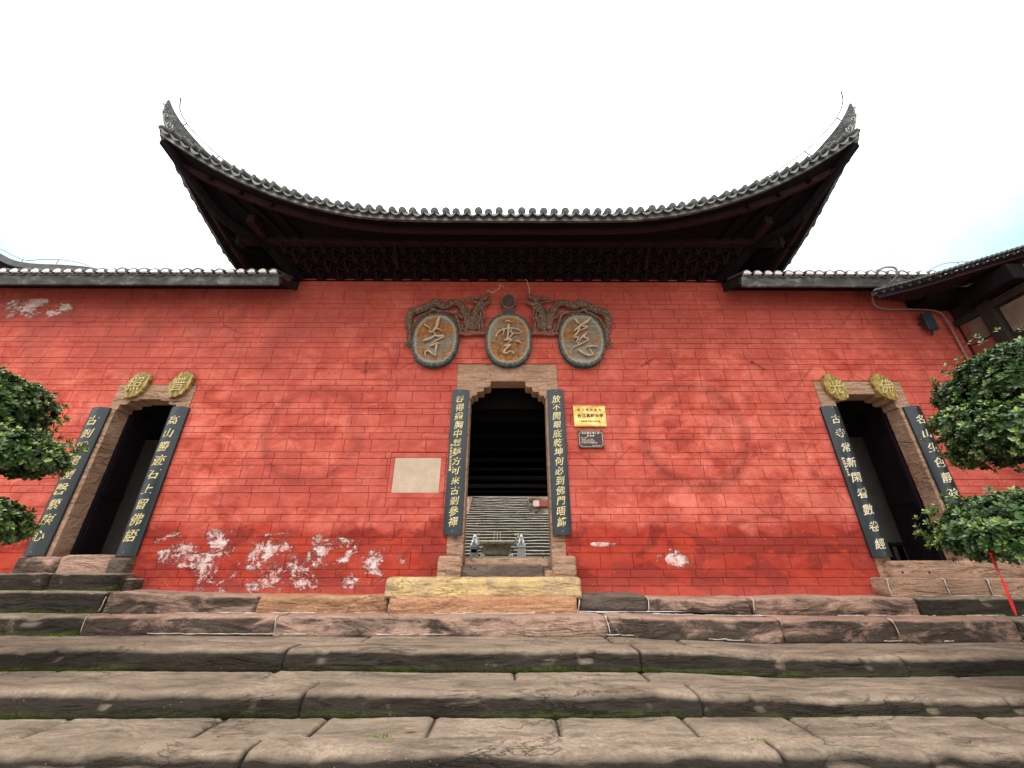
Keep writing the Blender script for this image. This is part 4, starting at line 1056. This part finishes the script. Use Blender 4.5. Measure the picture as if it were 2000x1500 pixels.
small_plaque(1633, 756, '光', M_PLQB, -1, 'small bright gilt oval at the left end of the right doorway lintel')
small_plaque(1729, 755, '佛', M_PLQB, -1, 'small olive gilt oval at the right end of the right doorway lintel')

# ------------------------------------------------------------------ signs and tablet
root = empty('gold_sign', 'bright gold metal sign with three lines of dark writing on the red wall', 'sign', None, (1.405,-.02,3.965))
m = MB(); m.box((-.285,-.018,-.195),(.285,.015,.195)); m.build('plate', M_BRASS, root, bevel=.006)
m = MB()
for i, ch in enumerate('宗教活动场所'): write(m, ch, -.19+.075*i, .115, .048, -.021, .02, .004)
for i, ch in enumerate('合江县慈云寺'): write(m, ch, -.185+.078*i, .005, .075, -.021, .03, .004)
for i, ch in enumerate('国家宗教事务局监制'): write(m, ch, -.15+.038*i, -.10, .032, -.021, .03, .004)
m.build('lettering', M_SIGN, root)
m = MB()
for a, b in (((-.27,-.178),(.27,-.178)),((-.27,.18),(.27,.18)),((-.27,-.178),(-.27,.18)),((.27,-.178),(.27,.18))): m.tube([(a[0],-.019,a[1]),(b[0],-.019,b[1])], .004, 5)
m.build('border', M_GOLD, root)
root = empty('maroon_sign', 'small dark maroon sign with gold border and fine gold text below the gold sign', 'sign', None, (1.39,-.02,3.545))
m = MB(); m.box((-.215,-.02,-.155),(.215,.015,.155)); m.build('plate', M_SIGN, root, bevel=.006)
m = MB()
for i, ch in enumerate('合江县文物保护'): write(m, ch, -.135+.045*i, .105, .036, -.023, .035, .004)
for i, ch in enumerate('慈云寺'): write(m, ch, -.045+.045*i, .055, .034, -.023, .035, .004)
for j, (ln, n) in enumerate((('年代 清代', 6), ('公布时间 二〇〇五年', 10), ('保护范围以寺院围墙为界', 14), ('任何单位和个人不得擅自改建', 16))):
    for i, ch in enumerate(ln): write(m, ch, -.16+.021*i, .022-.03*j, .020, -.023, .02, .004)
for i, ch in enumerate('合江县人民政府'): write(m, ch, .02+.02*i, -.115, .017, -.023, .02, .004)
m.build('lettering', M_WHITEP, root)
m = MB(); P_ = [(-.165,-.14),(.165,-.14),(.175,-.115),(.2,-.105),(.2,.105),(.175,.115),(.165,.14),(-.165,.14),(-.175,.115),(-.2,.105),(-.2,-.105),(-.175,-.115),(-.165,-.14)]
m.tube([(x,-.021,z) for x,z in P_], .0035, 5); m.build('border', M_WHITEP, root)
root = empty('stone_tablet', 'pale engraved stone tablet set into the red wall left of the centre', 'tablet', None, (-1.555,.008,2.935))
m = MB(); m.box((-.388,-.002,-.288),(.388,.05,.288)); o = m.build('slab', M_TABLET, root)
m = MB()
for i, ch in enumerate('南無阿彌陀佛'): write(m, ch, -.22+(i%6)*.09, .07, .10, -.001, .0, .01)
for i, ch in enumerate('佛光普照'): write(m, ch, -.2+(i%6)*.12, -.06, .12, -.001, -.004, .01)
m.build('worn_engraving', simple('worn_stone_engraving', (.36,.265,.19), (.52,.40,.30), 30, .9, .004), root)

# hooks with scraps of cord on the wall
for i, (px, py, q) in enumerate(((1263,708,((-11,7),(0,0),(15,-9))), (1470,706,((-5,-1),(3,2),(25,16))), (714,708,((3,-4),(0,2),(-2,20))))):
    pts = [at(px+a, py+b, -.03) for a, b in q]; m = MB(); m.tube(catmull(pts, 4), .009, 6); m.ball(at(px,py,-.02), .022, 8)
    c = pts[1]; o = m.build('wall_hook', M_FADED, smooth=1)
    tag(o, ('rusty wall hook with a short cord, right of the rightmost oval plaque','rusty wall hook with long trailing cord nearer the right doorway','dark wall hook with hanging cord in the left part of the red wall')[i], 'hook', 'iron hooks in the red wall')

# ------------------------------------------------------------------ lightning wires
def wire(name, pts, r, mat_, label, posts=(), cat='wire', group=None):
    root = empty(name, label, cat, group, tuple(pts[0]))
    m = MB(); c = catmull([Vector(p)-Vector(pts[0]) for p in pts], 6); m.tube(c, r, 6); m.build('conductor', mat_, root, smooth=1)
    if posts:
        for a, b in posts: m = MB(); m.tube([Vector(a)-Vector(pts[0]), Vector(b)-Vector(pts[0])], r*.9, 6); m.build('support', mat_, root)
LR = 'lightning conductors on the roofs'
for sg, px in ((-1, [(353,190),(352,215),(365,241),(395,275),(429,305),(470,335),(501,351),(560,378),(590,388)]), (1, [(1643,178),(1646,200),(1634,230),(1600,270),(1571,296),(1530,325),(1504,342),(1460,365),(1430,378)])):
    P3 = []
    for i, (a, b) in enumerate(px): P3.append(at(a, b, -1.9+.16*i))
    posts = [(P3[j], P3[j]+Vector((sg*.12,0,-.16))) for j in (2,4,6)]
    wire('lightning_wire', P3, .012, M_DKWIRE, 'thin lightning wire curling above the %s roof horn' % ('left' if sg < 0 else 'right'), posts, group=LR)
m = MB()
for a in (793, 1000, 1210): q = at(a, 412, -1.5); m.tube([q-Vector((0,0,.1)), q+Vector((0,0,.22))], .005, 5)
m.build('ridge_spikes', M_DKWIRE, gate)
P3 = [at(a,b,1.) for a,b in ((-60,455),(0,486),(45,507),(80,507),(115,507),(150,512),(176,520))]
wire('lightning_wire', P3, .008, M_DKWIRE, 'thin wire on short posts over the far left end of the wing roof', [(P3[2],P3[2]-Vector((0,0,.14))),(P3[4],P3[4]-Vector((0,0,.14)))], group=LR)
P3 = [at(a,b,.6) for a,b in ((1815,528),(1840,516),(1870,512),(1905,511),(1925,510))]
wire('lightning_wire', P3, .008, M_DKWIRE, 'short arched wire over the right end of the wing roof', [(P3[2],P3[2]-Vector((0,0,.14)))], group=LR)
# neighbour roof corner beyond the left wing
root = empty('neighbour_roof', 'dark upturned roof corner peeping over the far left wing roof', 'roof', None, (-11.5,2,7.5))
m = MB(); pp = catmull([at(a,b,1.6)-root.location for a,b in ((-160,420),(-60,468),(0,502),(30,516),(70,522),(120,524),(170,528),(210,536))], 4)
for a, b in zip(pp, pp[1:]): m.bar(a, b, .10, .16)
m.build('ridge', M_TILE, root)
m = MB(); q0 = at(-170,440,1.7)-root.location; m.add([q0, at(60,530,1.7)-root.location, at(60,560,1.7)-root.location, at(-170,560,1.7)-root.location]+[p+Vector((0,3,.4)) for p in (q0, at(60,530,1.7)-root.location, at(60,560,1.7)-root.location, at(-170,560,1.7)-root.location)], [(0,3,2,1),(4,5,6,7),(0,1,5,4),(1,2,6,5),(2,3,7,6),(3,0,4,7)])
m.build('slope', M_DKWOOD, root)

# ------------------------------------------------------------------ side building at the right
sb = empty('side_building', 'old timber framed side building with cream panels and dark eave at the right edge', 'building', None, (8.9,-.6,1.2))
L = Vector(sb.location)
def sbm(m, name, mat_, **k): m.v = [tuple(Vector(p)-L) for p in m.v]; return m.build(name, mat_, sb, **k)
m = MB(); m.box((8.86,-1.35,1.2),(9.1,.0,6.38)); m.add([(8.86,-1.36,1.2),(10.5,-3.1,1.2),(10.7,-2.95,1.2),(9.1,-1.3,1.2),(8.86,-1.36,6.25),(10.5,-3.1,6.0),(10.7,-2.95,6.0),(9.1,-1.3,6.25)], [(0,3,2,1),(4,5,6,7),(0,1,5,4),(1,2,6,5),(2,3,7,6),(3,0,4,7)])
sbm(m, 'wall', M_GREYWOOD)
m = MB(); m.box((8.84,-.45,5.42),(8.858,-.05,5.93)); m.box((8.84,-1.30,5.30),(8.858,-.72,5.80)); m.box((8.84,-1.30,5.98),(8.858,-.5,6.3)); sbm(m, 'cream_panel', M_CREAM)
m = MB(); m.box((8.832,-.17,5.62),(8.839,-.06,5.86)); m.box((8.832,-.22,5.40),(8.839,-.06,5.56)); m.box((8.832,-.45,5.10),(8.858,-.06,5.38)); m.box((8.83,-.45,4.3),(8.858,-.02,5.06)); sbm(m, 'red_patches', M_FADED)
m = MB(); m.box((8.76,-.68,1.2),(8.858,-.47,6.3)); m.box((8.78,-1.34,5.84),(8.858,-.02,5.96)); sbm(m, 'post', M_GREYWOOD, bevel=.01)
m = MB(); m.box((8.02,-.42,6.22),(8.84,-.02,6.60)); m.box((8.55,-1.3,6.0),(8.855,-.43,6.32)); sbm(m, 'eave_shade_beam', M_DKWOOD, bevel=.02)  # dark beam boxes, also standing in for the deep shadow under the eave
E_ = [at(1708,578,-.62), at(1795,556,-.85), at(1900,524,-1.12), at(2000,494,-1.42), at(2110,462,-1.8)]
I_ = [Vector((7.9,-.30,6.30)), Vector((8.95,-.02,6.6)), Vector((9.8,-.2,6.8)), Vector((10.4,-.5,6.9)), Vector((11.0,-1.2,7.0))]
ce, ci = catmull(E_, 5), catmull(I_, 5); n = len(ce)
m = MB(); 
for k in range(n): m.v += [tuple(ce[k]), tuple(ci[k]), tuple(ci[k]+Vector((0,0,.08))), tuple(ce[k]+Vector((0,0,.05)))]
for k in range(n-1):
    for q in range(4): a = k*4+q; b = k*4+(q+1)%4; m.f.append((a,b,b+4,a+4))
m.f += [(0,1,2,3)]; sbm(m, 'soffit', M_DKWOOD, fix=True)
m = MB()
for f in (.04,.16,.28,.40,.52,.64):
    pts = [ce[k].lerp(ci[k], f)-Vector((0,0,.03)) for k in range(n)]
    for a, b in zip(pts, pts[1:]): m.bar(a, b, .05, .07)
sbm(m, 'rafters', M_REDWOOD)
m = MB()
for dz, dd, r in ((.08,0,.045),(.11,.06,.04)):
    pts = [ce[k]+Vector((-.02+dd,-.02+dd,dz)) for k in range(n)]; 
    for k in range(n-1):
        for h in (0,.5): a = pts[k].lerp(pts[k+1],h); b = pts[k].lerp(pts[k+1],h+.62)+Vector((0,0,.022)); m.bar(a, b, .10, .028)
for k in range(n): m.tube([ce[k]+Vector((0,0,.05)), ci[k]+Vector((0,0,.10))], .04, 8)
sbm(m, 'roof_tiles', M_TILE)
P3 = [at(1712,529,-.7), at(1730,522,-.75), at(1749,524,-.8), at(1750,540,-.75), at(1735,556,-.6), at(1712,568,-.35), at(1704,583,-.15), at(1711,598,-.1), at(1735,604,-.08), at(1780,604,-.08), at(1830,608,-.08), at(1850,628,-.07), at(1868,660,-.06), at(1885,692,-.05), at(1910,735,-.05)]
wire('loose_cable', P3, .017, simple('grey_cable_sheath', (.20,.15,.13), (.27,.21,.18), 8, .6, .001), 'loose grey cable looping over the right wing roof and down the wall corner', cat='cable')
c = at(1815, 628, -.12); root = empty('wall_floodlight', 'small dark rectangular floodlight on the red wall under the right eave', 'floodlight', None, (c.x,-.12,c.z))
m = MB(); m.box((-.10,-.03,-.19),(.10,.03,.19)); m.build('housing', M_METAL, root, bevel=.01)
m = MB(); m.box((-.08,-.036,-.165),(.08,-.028,.165)); m.build('glass', simple('blue_grey_lamp_glass', (.03,.045,.07), (.045,.06,.085), 4, .15, .0005), root)
m = MB(); m.bar((-.11,.0,0),(-.11,.11,0),.015,.04); m.bar((.11,.0,0),(.11,.11,0),.015,.04); m.bar((-.03,0,-.19),(.02,.08,-.26),.03,.03); m.build('bracket', M_METAL, root)

# ------------------------------------------------------------------ things inside the side doors
root = empty('stair_handrail', 'thin dark handrail just inside the left doorway', 'handrail', None, (-6.1,.9,1.7))
m = MB(); m.tube([(0,0,0),(0,0,.62)], .018, 8); m.tube([(-.35,-.2,-.0),(-.16,-.1,.3),(-.04,0,.42),(.0,.0,.42)], .014, 8); m.build('rail', M_METAL, root, smooth=1)
root = empty('wooden_bench', 'dark wooden table end just inside the right doorway', 'table', None, (6.75,1.1,1.64))
m = MB(); m.box((-.25,-.3,.24),(.6,.3,.29)); m.build('top', M_BLACKWOOD, root, bevel=.006)
for x, y in ((-.05,-.2),(.5,-.2),(-.05,.2),(.5,.2)): m = MB(); m.box((x-.03,y-.03,0),(x+.03,y+.03,.24)); m.build('leg', M_BLACKWOOD, root)

# ------------------------------------------------------------------ courtyard beyond the passage
bs = empty('rear_stairs', 'long flight of mossy stone steps seen through the central doorway', 'stairs', None, (0,13.4,1.70))
m = MB(); f_a = []
for k in range(24):
    y = .30*k*.94; z = .160*(k+1); x0, x1 = (-7, 7) if k < 16 else (-2.45, 1.15)
    nx = 60; o = len(m.v)
    for i in range(nx+1):
        x = lerp(x0, x1, i/nx); w = .06*noise.noise(Vector((x*1.7,k*3.1,0))); u = .040*noise.noise(Vector((x*1.1,k*5.7,3)))
        m.v += [(x, y+w+.03, z-.160+u*0), (x, y+w, z-.03+u), (x, y+w+.025, z+u), (x, y+.42, z)]
        f_a += [1., .3, 0, .2]
    for i in range(nx):
        for q in range(3): a = o+i*4+q; m.f.append((a, a+4, a+5, a+1))
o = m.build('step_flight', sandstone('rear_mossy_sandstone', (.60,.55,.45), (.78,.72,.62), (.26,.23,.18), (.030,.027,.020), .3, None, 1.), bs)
nv = len(o.data.vertices); setattr_f(o, 'foot', f_a); setattr_f(o, 'tone', [.2]*nv); setattr_f(o, 'grime', [.5]*nv)
def st(m, name, mat_, parent=bs, g=.05, bevel=0): o = m.build(name, mat_, parent, bevel=bevel); return stoned(o, .3, g)
m = MB(); m.box((-7,4.55,2.4),(-2.46,6.7,3.95)); m.box((-9,6.75,2.4),(9,7.6,4.05)); st(m, 'parapet', M_STEPUP, g=-.1)
m = MB(); m.box((1.16,4.55,2.4),(7,6,3.5)); st(m, 'retaining_wall', M_STEP, g=.1)
mpk = simple('pale_pink_stone', (.60,.42,.38), (.5,.33,.3), 6, .8, .003)
for xa in (1.4, 2.3): m = MB(); m.box((xa,4.52,3.0),(xa+.35,4.548,3.34)); m.build('pink_panel', mpk, bs)
m = MB(); m.box((1.76,4.52,3.0),(2.29,4.548,3.34)); m.build('brown_panel', M_FADED, bs)
m = MB(); m.box((-30,30,1.3),(30,30.5,12)); o = m.build('rear_hall_wall', M_RED); setattr_f(o,'joint',[0.]*8); setattr_f(o,'tone',[.5]*8); tag(o, 'plain red wall of the rear hall far above the mossy rear steps', 'wall')
# incense burner
root = empty('incense_burner', 'mottled stone incense burner on squat legs before the rear steps', 'incense burner', None, (-.55,11.6,1.70))
m = MB(); m.box((-.60,-.35,.22),(.60,.35,.56)); m.box((-.66,-.40,.56),(.66,.40,.62)); m.build('basin', M_BURN, root, bevel=.04)
m = MB(); m.box((-.74,-.46,.62),(.74,.46,.74)); m.build('rim', M_BURN, root, bevel=.03)
for x in (-.58,.58):
    for y in (-.28,.28): m = MB(); m.lathe([(.09,0),(.12,.04),(.08,.1),(.11,.18),(.09,.24)], (x,y,0), 12); m.build('leg', M_GREYST, root, smooth=1)
for s in (-1,1): m = MB(); m.tube(catmull([(s*.62,0,.42),(s*.86,0,.52),(s*.80,0,.78),(s*.92,0,.98),(s*.74,0,1.02)],4), .04, 8); m.build('handle', M_BURN, root, smooth=1)
m = MB()
for x in (-.14,.0,.13): m.tube([(x,0,.7),(x+.01,0,1.16)], .010, 5)
m.build('incense_sticks', simple('pink_incense', (.65,.4,.32), (.7,.5,.4), 9, .8, .001), root)
def lion(x, mat_, dark, label):
    root = empty('lion_pedestal', label, 'lion statue', 'stone lions flanking the burner', (x,11.4,1.70))
    m = MB(); m.box((-.17,-.17,0),(.17,.17,.50)); m.build('pedestal', mat_, root, bevel=.01)
    if dark: m = MB(); m.box((-.12,-.178,.30),(.12,-.171,.43)); m.ball((0,-.17,.18),.03,8); m.build('recess', M_BLACKWOOD, root)
    m = MB(); m.box((-.19,-.19,.50),(.19,.19,.56)); m.build('cap', mat_, root, bevel=.01)
    m = MB(); m.tube([(0,.10,.57),(0,.06,.68),(0,.0,.80),(0,-.02,.88)], [.13,.13,.10,.07], 12); m.ball((0,-.05,.92),.075,12,(1,1,.95),.15); m.ball((0,-.11,.90),.04,10); m.ball((0,-.02,.98),.045,8)
    for s in (-1,1): m.tube([(s*.07,-.02,.78),(s*.09,-.11,.68),(s*.08,-.13,.57)], [.045,.035,.04], 8); m.tube([(s*.09,.05,.62),(s*.13,-.03,.60),(s*.13,-.08,.575)], [.06,.05,.035], 8)
    m.build('lion', M_GREYST, root, smooth=1)
lion(-1.50, M_DGREY, True, 'grey stone lion on a dark pedestal with a recess, left of the burner')
lion(.48, M_GREYST, False, 'grey stone lion on a plain pale pedestal, right of the burner')

# ------------------------------------------------------------------ pruned trees
def cloud_tree(name, X, Y, Z0, pads, label, seed, lean):
    rr_ = random.Random(seed)
    root = empty(name, label, 'tree', 'pruned evergreen trees beside the stairs', (X, Y, Z0))
    O = Vector((X,Y,Z0)); m = MB()
    top = max(p[0].z for p in pads)
    spine = catmull([(0,0,0),(lean*.12,.05,.5),(-lean*.08,-.03,1.1),(lean*.05,.04,1.8),(0,0,top-Z0)], 5)
    m.tube(spine, [lerp(.10,.035,i/(len(spine)-1)) for i in range(len(spine))], 10)
    for (c, r) in pads:
        l = c-O; h = min(len(spine)-1, max(2, int((l.z-.35)/(top-Z0)*(len(spine)-1)))); b = spine[h]
        mid = b.lerp(l, .5)-Vector((0,0,.12)); m.tube(catmull([b, mid, l-Vector((0,0,r.z*.3))], 4), [.05,.045,.042,.038,.034,.03,.027,.024,.02], 8)
        for k in range(9):
            a = rr_.uniform(0, 2*pi); e = l+Vector((cos(a)*r.x*.7, sin(a)*r.y*.7, rr_.uniform(-.3,.5)*r.z)); m.tube([l-Vector((0,0,r.z*.3)), l.lerp(e,.5)-Vector((0,0,.03)), e], [.018,.012,.006], 6)
    m.build('trunk', M_BARK, root, smooth=1)
    V = []; F = []; TN = []
    def leaf(p, d, up, L_, tn):
        s = d.cross(up); 
        if s.length < 1e-3: return
        s.normalize(); u2 = s.cross(d).normalized(); w = L_*.30; o = len(V)
        mid = p+d*L_*.55-u2*L_*.05
        V.extend([p, p+d*L_*.5-s*w+u2*L_*.05, p+d*L_*.5+s*w+u2*L_*.05, p+d*L_*.86-s*w*.6+u2*.0, p+d*L_*.86+s*w*.6, p+d*L_-u2*L_*.10, mid])
        F.extend([(o,o+6,o+1),(o,o+2,o+6),(o+1,o+6,o+3),(o+6,o+2,o+4),(o+3,o+6,o+5),(o+6,o+4,o+5)]); TN.extend([tn]*7)
    def rosette(p, n, sc_, tn0):
        up = n.normalized(); a0 = rr_.uniform(0, 2*pi)
        t1 = up.orthogonal().normalized(); t2 = up.cross(t1); k = rr_.randint(6, 9)
        young = rr_.random() < .36
        for i in range(k):
            a = a0+i*2.4; el = lerp(.15, 1.05, i/(k-1)); d = (t1*cos(a)+t2*sin(a))*cos(el)+up*sin(el)
            tn = tn0+rr_.uniform(-.12,.12)+(.42 if young and i >= k-3 else 0)+.12*(i/k)
            leaf(p+up*i*.003, d.normalized(), up, sc_*lerp(1.,.62,i/k)*rr_.uniform(.85,1.15), max(0,min(1,tn)))
    for (c, r) in pads:
        l = c-O
        # each pad is a cluster of lumps
        lumps = [(l, r*.80)]
        for k in range(13):
            a = 2*pi*k/13+rr_.uniform(-.2,.2); ra = rr_.uniform(.42,.70)
            lumps.append((l+Vector((cos(a)*r.x*ra, sin(a)*r.y*ra, rr_.uniform(-.42,.45)*r.z)), r*rr_.uniform(.30,.46)))
        for (lc, lr) in lumps:
            lr = Vector((lr.x, lr.y, max(lr.z, .12))); area = (lr.x*lr.z+lr.y*lr.z+lr.x*lr.y)*4.2; cnt = int(area*340)
            for q in range(cnt):
                zq = rr_.uniform(-.75, 1.); a = rr_.uniform(0, 2*pi); s_ = sqrt(1-zq*zq); n = Vector((s_*cos(a), s_*sin(a), zq))
                sh = 1.+.16*noise.noise(Vector((n.x,n.y,n.z))*2.5+lc*3)+rr_.uniform(-.16,.07)
                p = lc+Vector((n.x*lr.x, n.y*lr.y, n.z*lr.z))*sh
                inside = any(((p-a2).x/b2.x)**2+((p-a2).y/b2.y)**2+((p-a2).z/max(.1,b2.z))**2 < .55 for a2, b2 in lumps if a2 is not lc)
                if inside: continue
                n2 = (Vector((n.x/lr.x, n.y/lr.y, n.z/lr.z)).normalized()+Vector((0,0,.55))+Vector((rr_.gauss(0,.25),rr_.gauss(0,.25),rr_.gauss(0,.25)))).normalized()
                rosette(p, n2, rr_.uniform(.054,.078), .36+.16*noise.noise(p*2.2))
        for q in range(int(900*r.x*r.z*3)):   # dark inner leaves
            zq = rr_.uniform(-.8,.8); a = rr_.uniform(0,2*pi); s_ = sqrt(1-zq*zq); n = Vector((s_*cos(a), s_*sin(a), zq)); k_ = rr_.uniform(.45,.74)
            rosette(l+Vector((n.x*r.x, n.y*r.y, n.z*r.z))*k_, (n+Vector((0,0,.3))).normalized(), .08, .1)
        for q in range(110):   # stray sprigs breaking the outline
            a = rr_.uniform(0,2*pi); zq = rr_.uniform(-.7,.9); s_ = sqrt(1-zq*zq); n = Vector((s_*cos(a), s_*sin(a), zq))
            p = l+Vector((n.x*r.x, n.y*r.y, n.z*r.z))*rr_.uniform(.98,1.16)
            rosette(p, (n+Vector((0,0,.6))).normalized(), .06, .5)
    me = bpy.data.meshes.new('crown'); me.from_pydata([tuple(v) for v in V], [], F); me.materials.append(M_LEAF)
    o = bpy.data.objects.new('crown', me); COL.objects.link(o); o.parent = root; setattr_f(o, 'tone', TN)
    return root
def padat(px, py, Y, rx, ry, rz): return (at(px, py, Y), Vector((rx, ry, rz)))
cloud_tree('pruned_tree', -5.6, -2.6, .6, [padat(-70,800,-2.6,.74,.66,.42), padat(-20,885,-2.55,.66,.6,.26), padat(-95,1022,-2.65,.50,.5,.20)], 'dark green pruned evergreen with leaf pads entering at the left edge', 3, 1)
cloud_tree('pruned_tree', 5.7, -2.6, .6, [padat(2035,735,-2.6,.84,.74,.50), padat(2035,845,-2.6,.86,.7,.38), padat(2000,1033,-2.7,.68,.58,.36)], 'dark green pruned evergreen with a red ribbon, at the right edge', 8, -1)
for X, lab in ((-5.6,'left'),(5.7,'right')):
    root = empty('planter_pot', 'brown glazed pot holding the %s pruned tree' % lab, 'pot', 'pots of the pruned trees', (X,-2.6,.58)); m = MB(); m.lathe([(.2,0),(.28,.1),(.33,.3),(.36,.36),(.36,.4),(.30,.4),(.3,.34)], (0,0,0), 24); m.build('pot', M_POT, root, smooth=1)
a = at(1936, 1080, -2.9); b = at(1986, 1203, -2.9)
m = MB(); n = 16; 
for i in range(n+1):
    u = i/n; p = a.lerp(b, u); w = .042*(1-u)**.8+.004; tw = .35*sin(u*5)+.3; d = Vector((cos(tw), sin(tw), 0))*w; nn = Vector((-sin(tw), cos(tw), 0))
    m.v += [tuple(p-d), tuple(p+nn*.012*sin(u*9)), tuple(p+d), tuple(p+nn*(.004+.012*sin(u*9)))]
for i in range(n):
    for k in range(4): q = i*4+k; q2 = i*4+(k+1)%4; m.f.append((q,q2,q2+4,q+4))
m.v = [tuple(Vector(v)-a) for v in m.v]; root = empty('red_ribbon', 'bright red pointed ribbon hanging below the right tree', 'ribbon', None, tuple(a)); m.build('strip', M_RIB, root, smooth=1)

# fallen leaf and weeds on the treads
m = MB()
q = at(795, 1422, -2.9); z = .455
for dx, dy, r in ((0,0,.032),(.03,.012,.022),(-.028,.008,.018)): m.ball((q.x+dx, -2.80+dy, z+.006), r, 10, (1,.7,.10), .4)
tag(m.build('fallen_leaf', M_FRAME, smooth=1), 'dry tan fallen leaf lying on the tread below the central doorway', 'leaf')
V = MB(); rr_ = random.Random(4)
for cx, cy, cz, n in ((1.75,-3.0,.455,30), (-1.62,-2.99,.455,40), (-.95,-2.93,.455,45), (-1.35,-1.30,.775,40),(-2.9,-2.14,.6,30)):
    for i in range(n):
        x = cx+rr_.gauss(0,.05); y = cy+rr_.gauss(0,.02); a = rr_.uniform(0,2*pi); h = rr_.uniform(.004,.012); w = .007
        V.add([(x-w*cos(a),y-w*sin(a),cz-.01),(x+w*cos(a),y+w*sin(a),cz-.01),(x+rr_.uniform(-.01,.01),y+rr_.uniform(-.01,.01),cz+h)], [(0,1,2)])
mw, t_, f_ = material('small_bright_weeds'); tag(V.build('weeds', f_(t_.mix(t_.rng(t_.noise(t_.pos(),30,2),.4,.6),(.08,.14,.015),(.22,.30,.04)), .6)), kind='stuff')

# ------------------------------------------------------------------ light
EL, AZ = radians(57), radians(200)     # sun high behind the camera, a little to the left
w = bpy.data.worlds.new("World"); sc.world = w; w.use_nodes = True; t = T(w.node_tree)
bg = w.node_tree.nodes['Background']; sky = t.n('ShaderNodeTexSky', sky_type='NISHITA'); sky.sun_disc = False; sky.sun_elevation = EL; sky.sun_rotation = pi-0.35; sky.air_density = 1.5; sky.dust_density = 3
g = t.n('ShaderNodeTexCoord').outputs['Generated']; gx, gy, gz_ = t.xyz(g)
cl = t.noise(t.mapv(g, (1.,1.,1.6)), 2.2, 6, .55, .4)
# overcast: cloud luminance rises toward the zenith and behind the viewer, thin patches show pale blue low at both sides
lum = t.m('ADD', t.rng(gz_, 0., 1., 8.6, 30.), t.rng(gy, .3, -.9, 0., .5))
cw = t.n('ShaderNodeCombineXYZ'); t.put(cw.inputs[0], t.m('MULTIPLY', lum, 1.0)); t.put(cw.inputs[1], t.m('MULTIPLY', lum, 1.0)); t.put(cw.inputs[2], t.m('MULTIPLY', lum, 1.01))
sidef = t.rng(t.m('ABSOLUTE', gx), .40, .68)
sidef = t.m('MULTIPLY', sidef, t.rng(gz_, .82, .5)); sidef = t.m('MULTIPLY', sidef, t.rng(cl, .30, .62, .6, 1.)); sidef = t.m('MULTIPLY', sidef, t.rng(gy, -.1, .2))
blue = t.mix(.18, (5.2, 7.7, 8.6), sky.outputs[0])
col = t.mix(sidef, cw.outputs[0], blue)
t.put(bg.inputs[0], col); bg.inputs[1].default_value = .1
sun = bpy.data.lights.new('sun', 'SUN'); sun.energy = 1.35; sun.angle = radians(34); sun.color = (1,.97,.92)
so = bpy.data.objects.new('sun', sun); COL.objects.link(so)
d = Vector((-sin(.35)*cos(EL), -cos(.35)*cos(EL), sin(EL)))
so.rotation_euler = d.to_track_quat('Z', 'Y').to_euler()
vs = sc.view_settings; vs.view_transform = 'Standard'; vs.look = 'None'; vs.gamma = 1; vs.use_curve_mapping = False; vs.exposure = .34
sc.cycles.max_bounces = 6; sc.cycles.diffuse_bounces = 3; sc.cycles.glossy_bounces = 2
sc.cycles.use_denoising = True
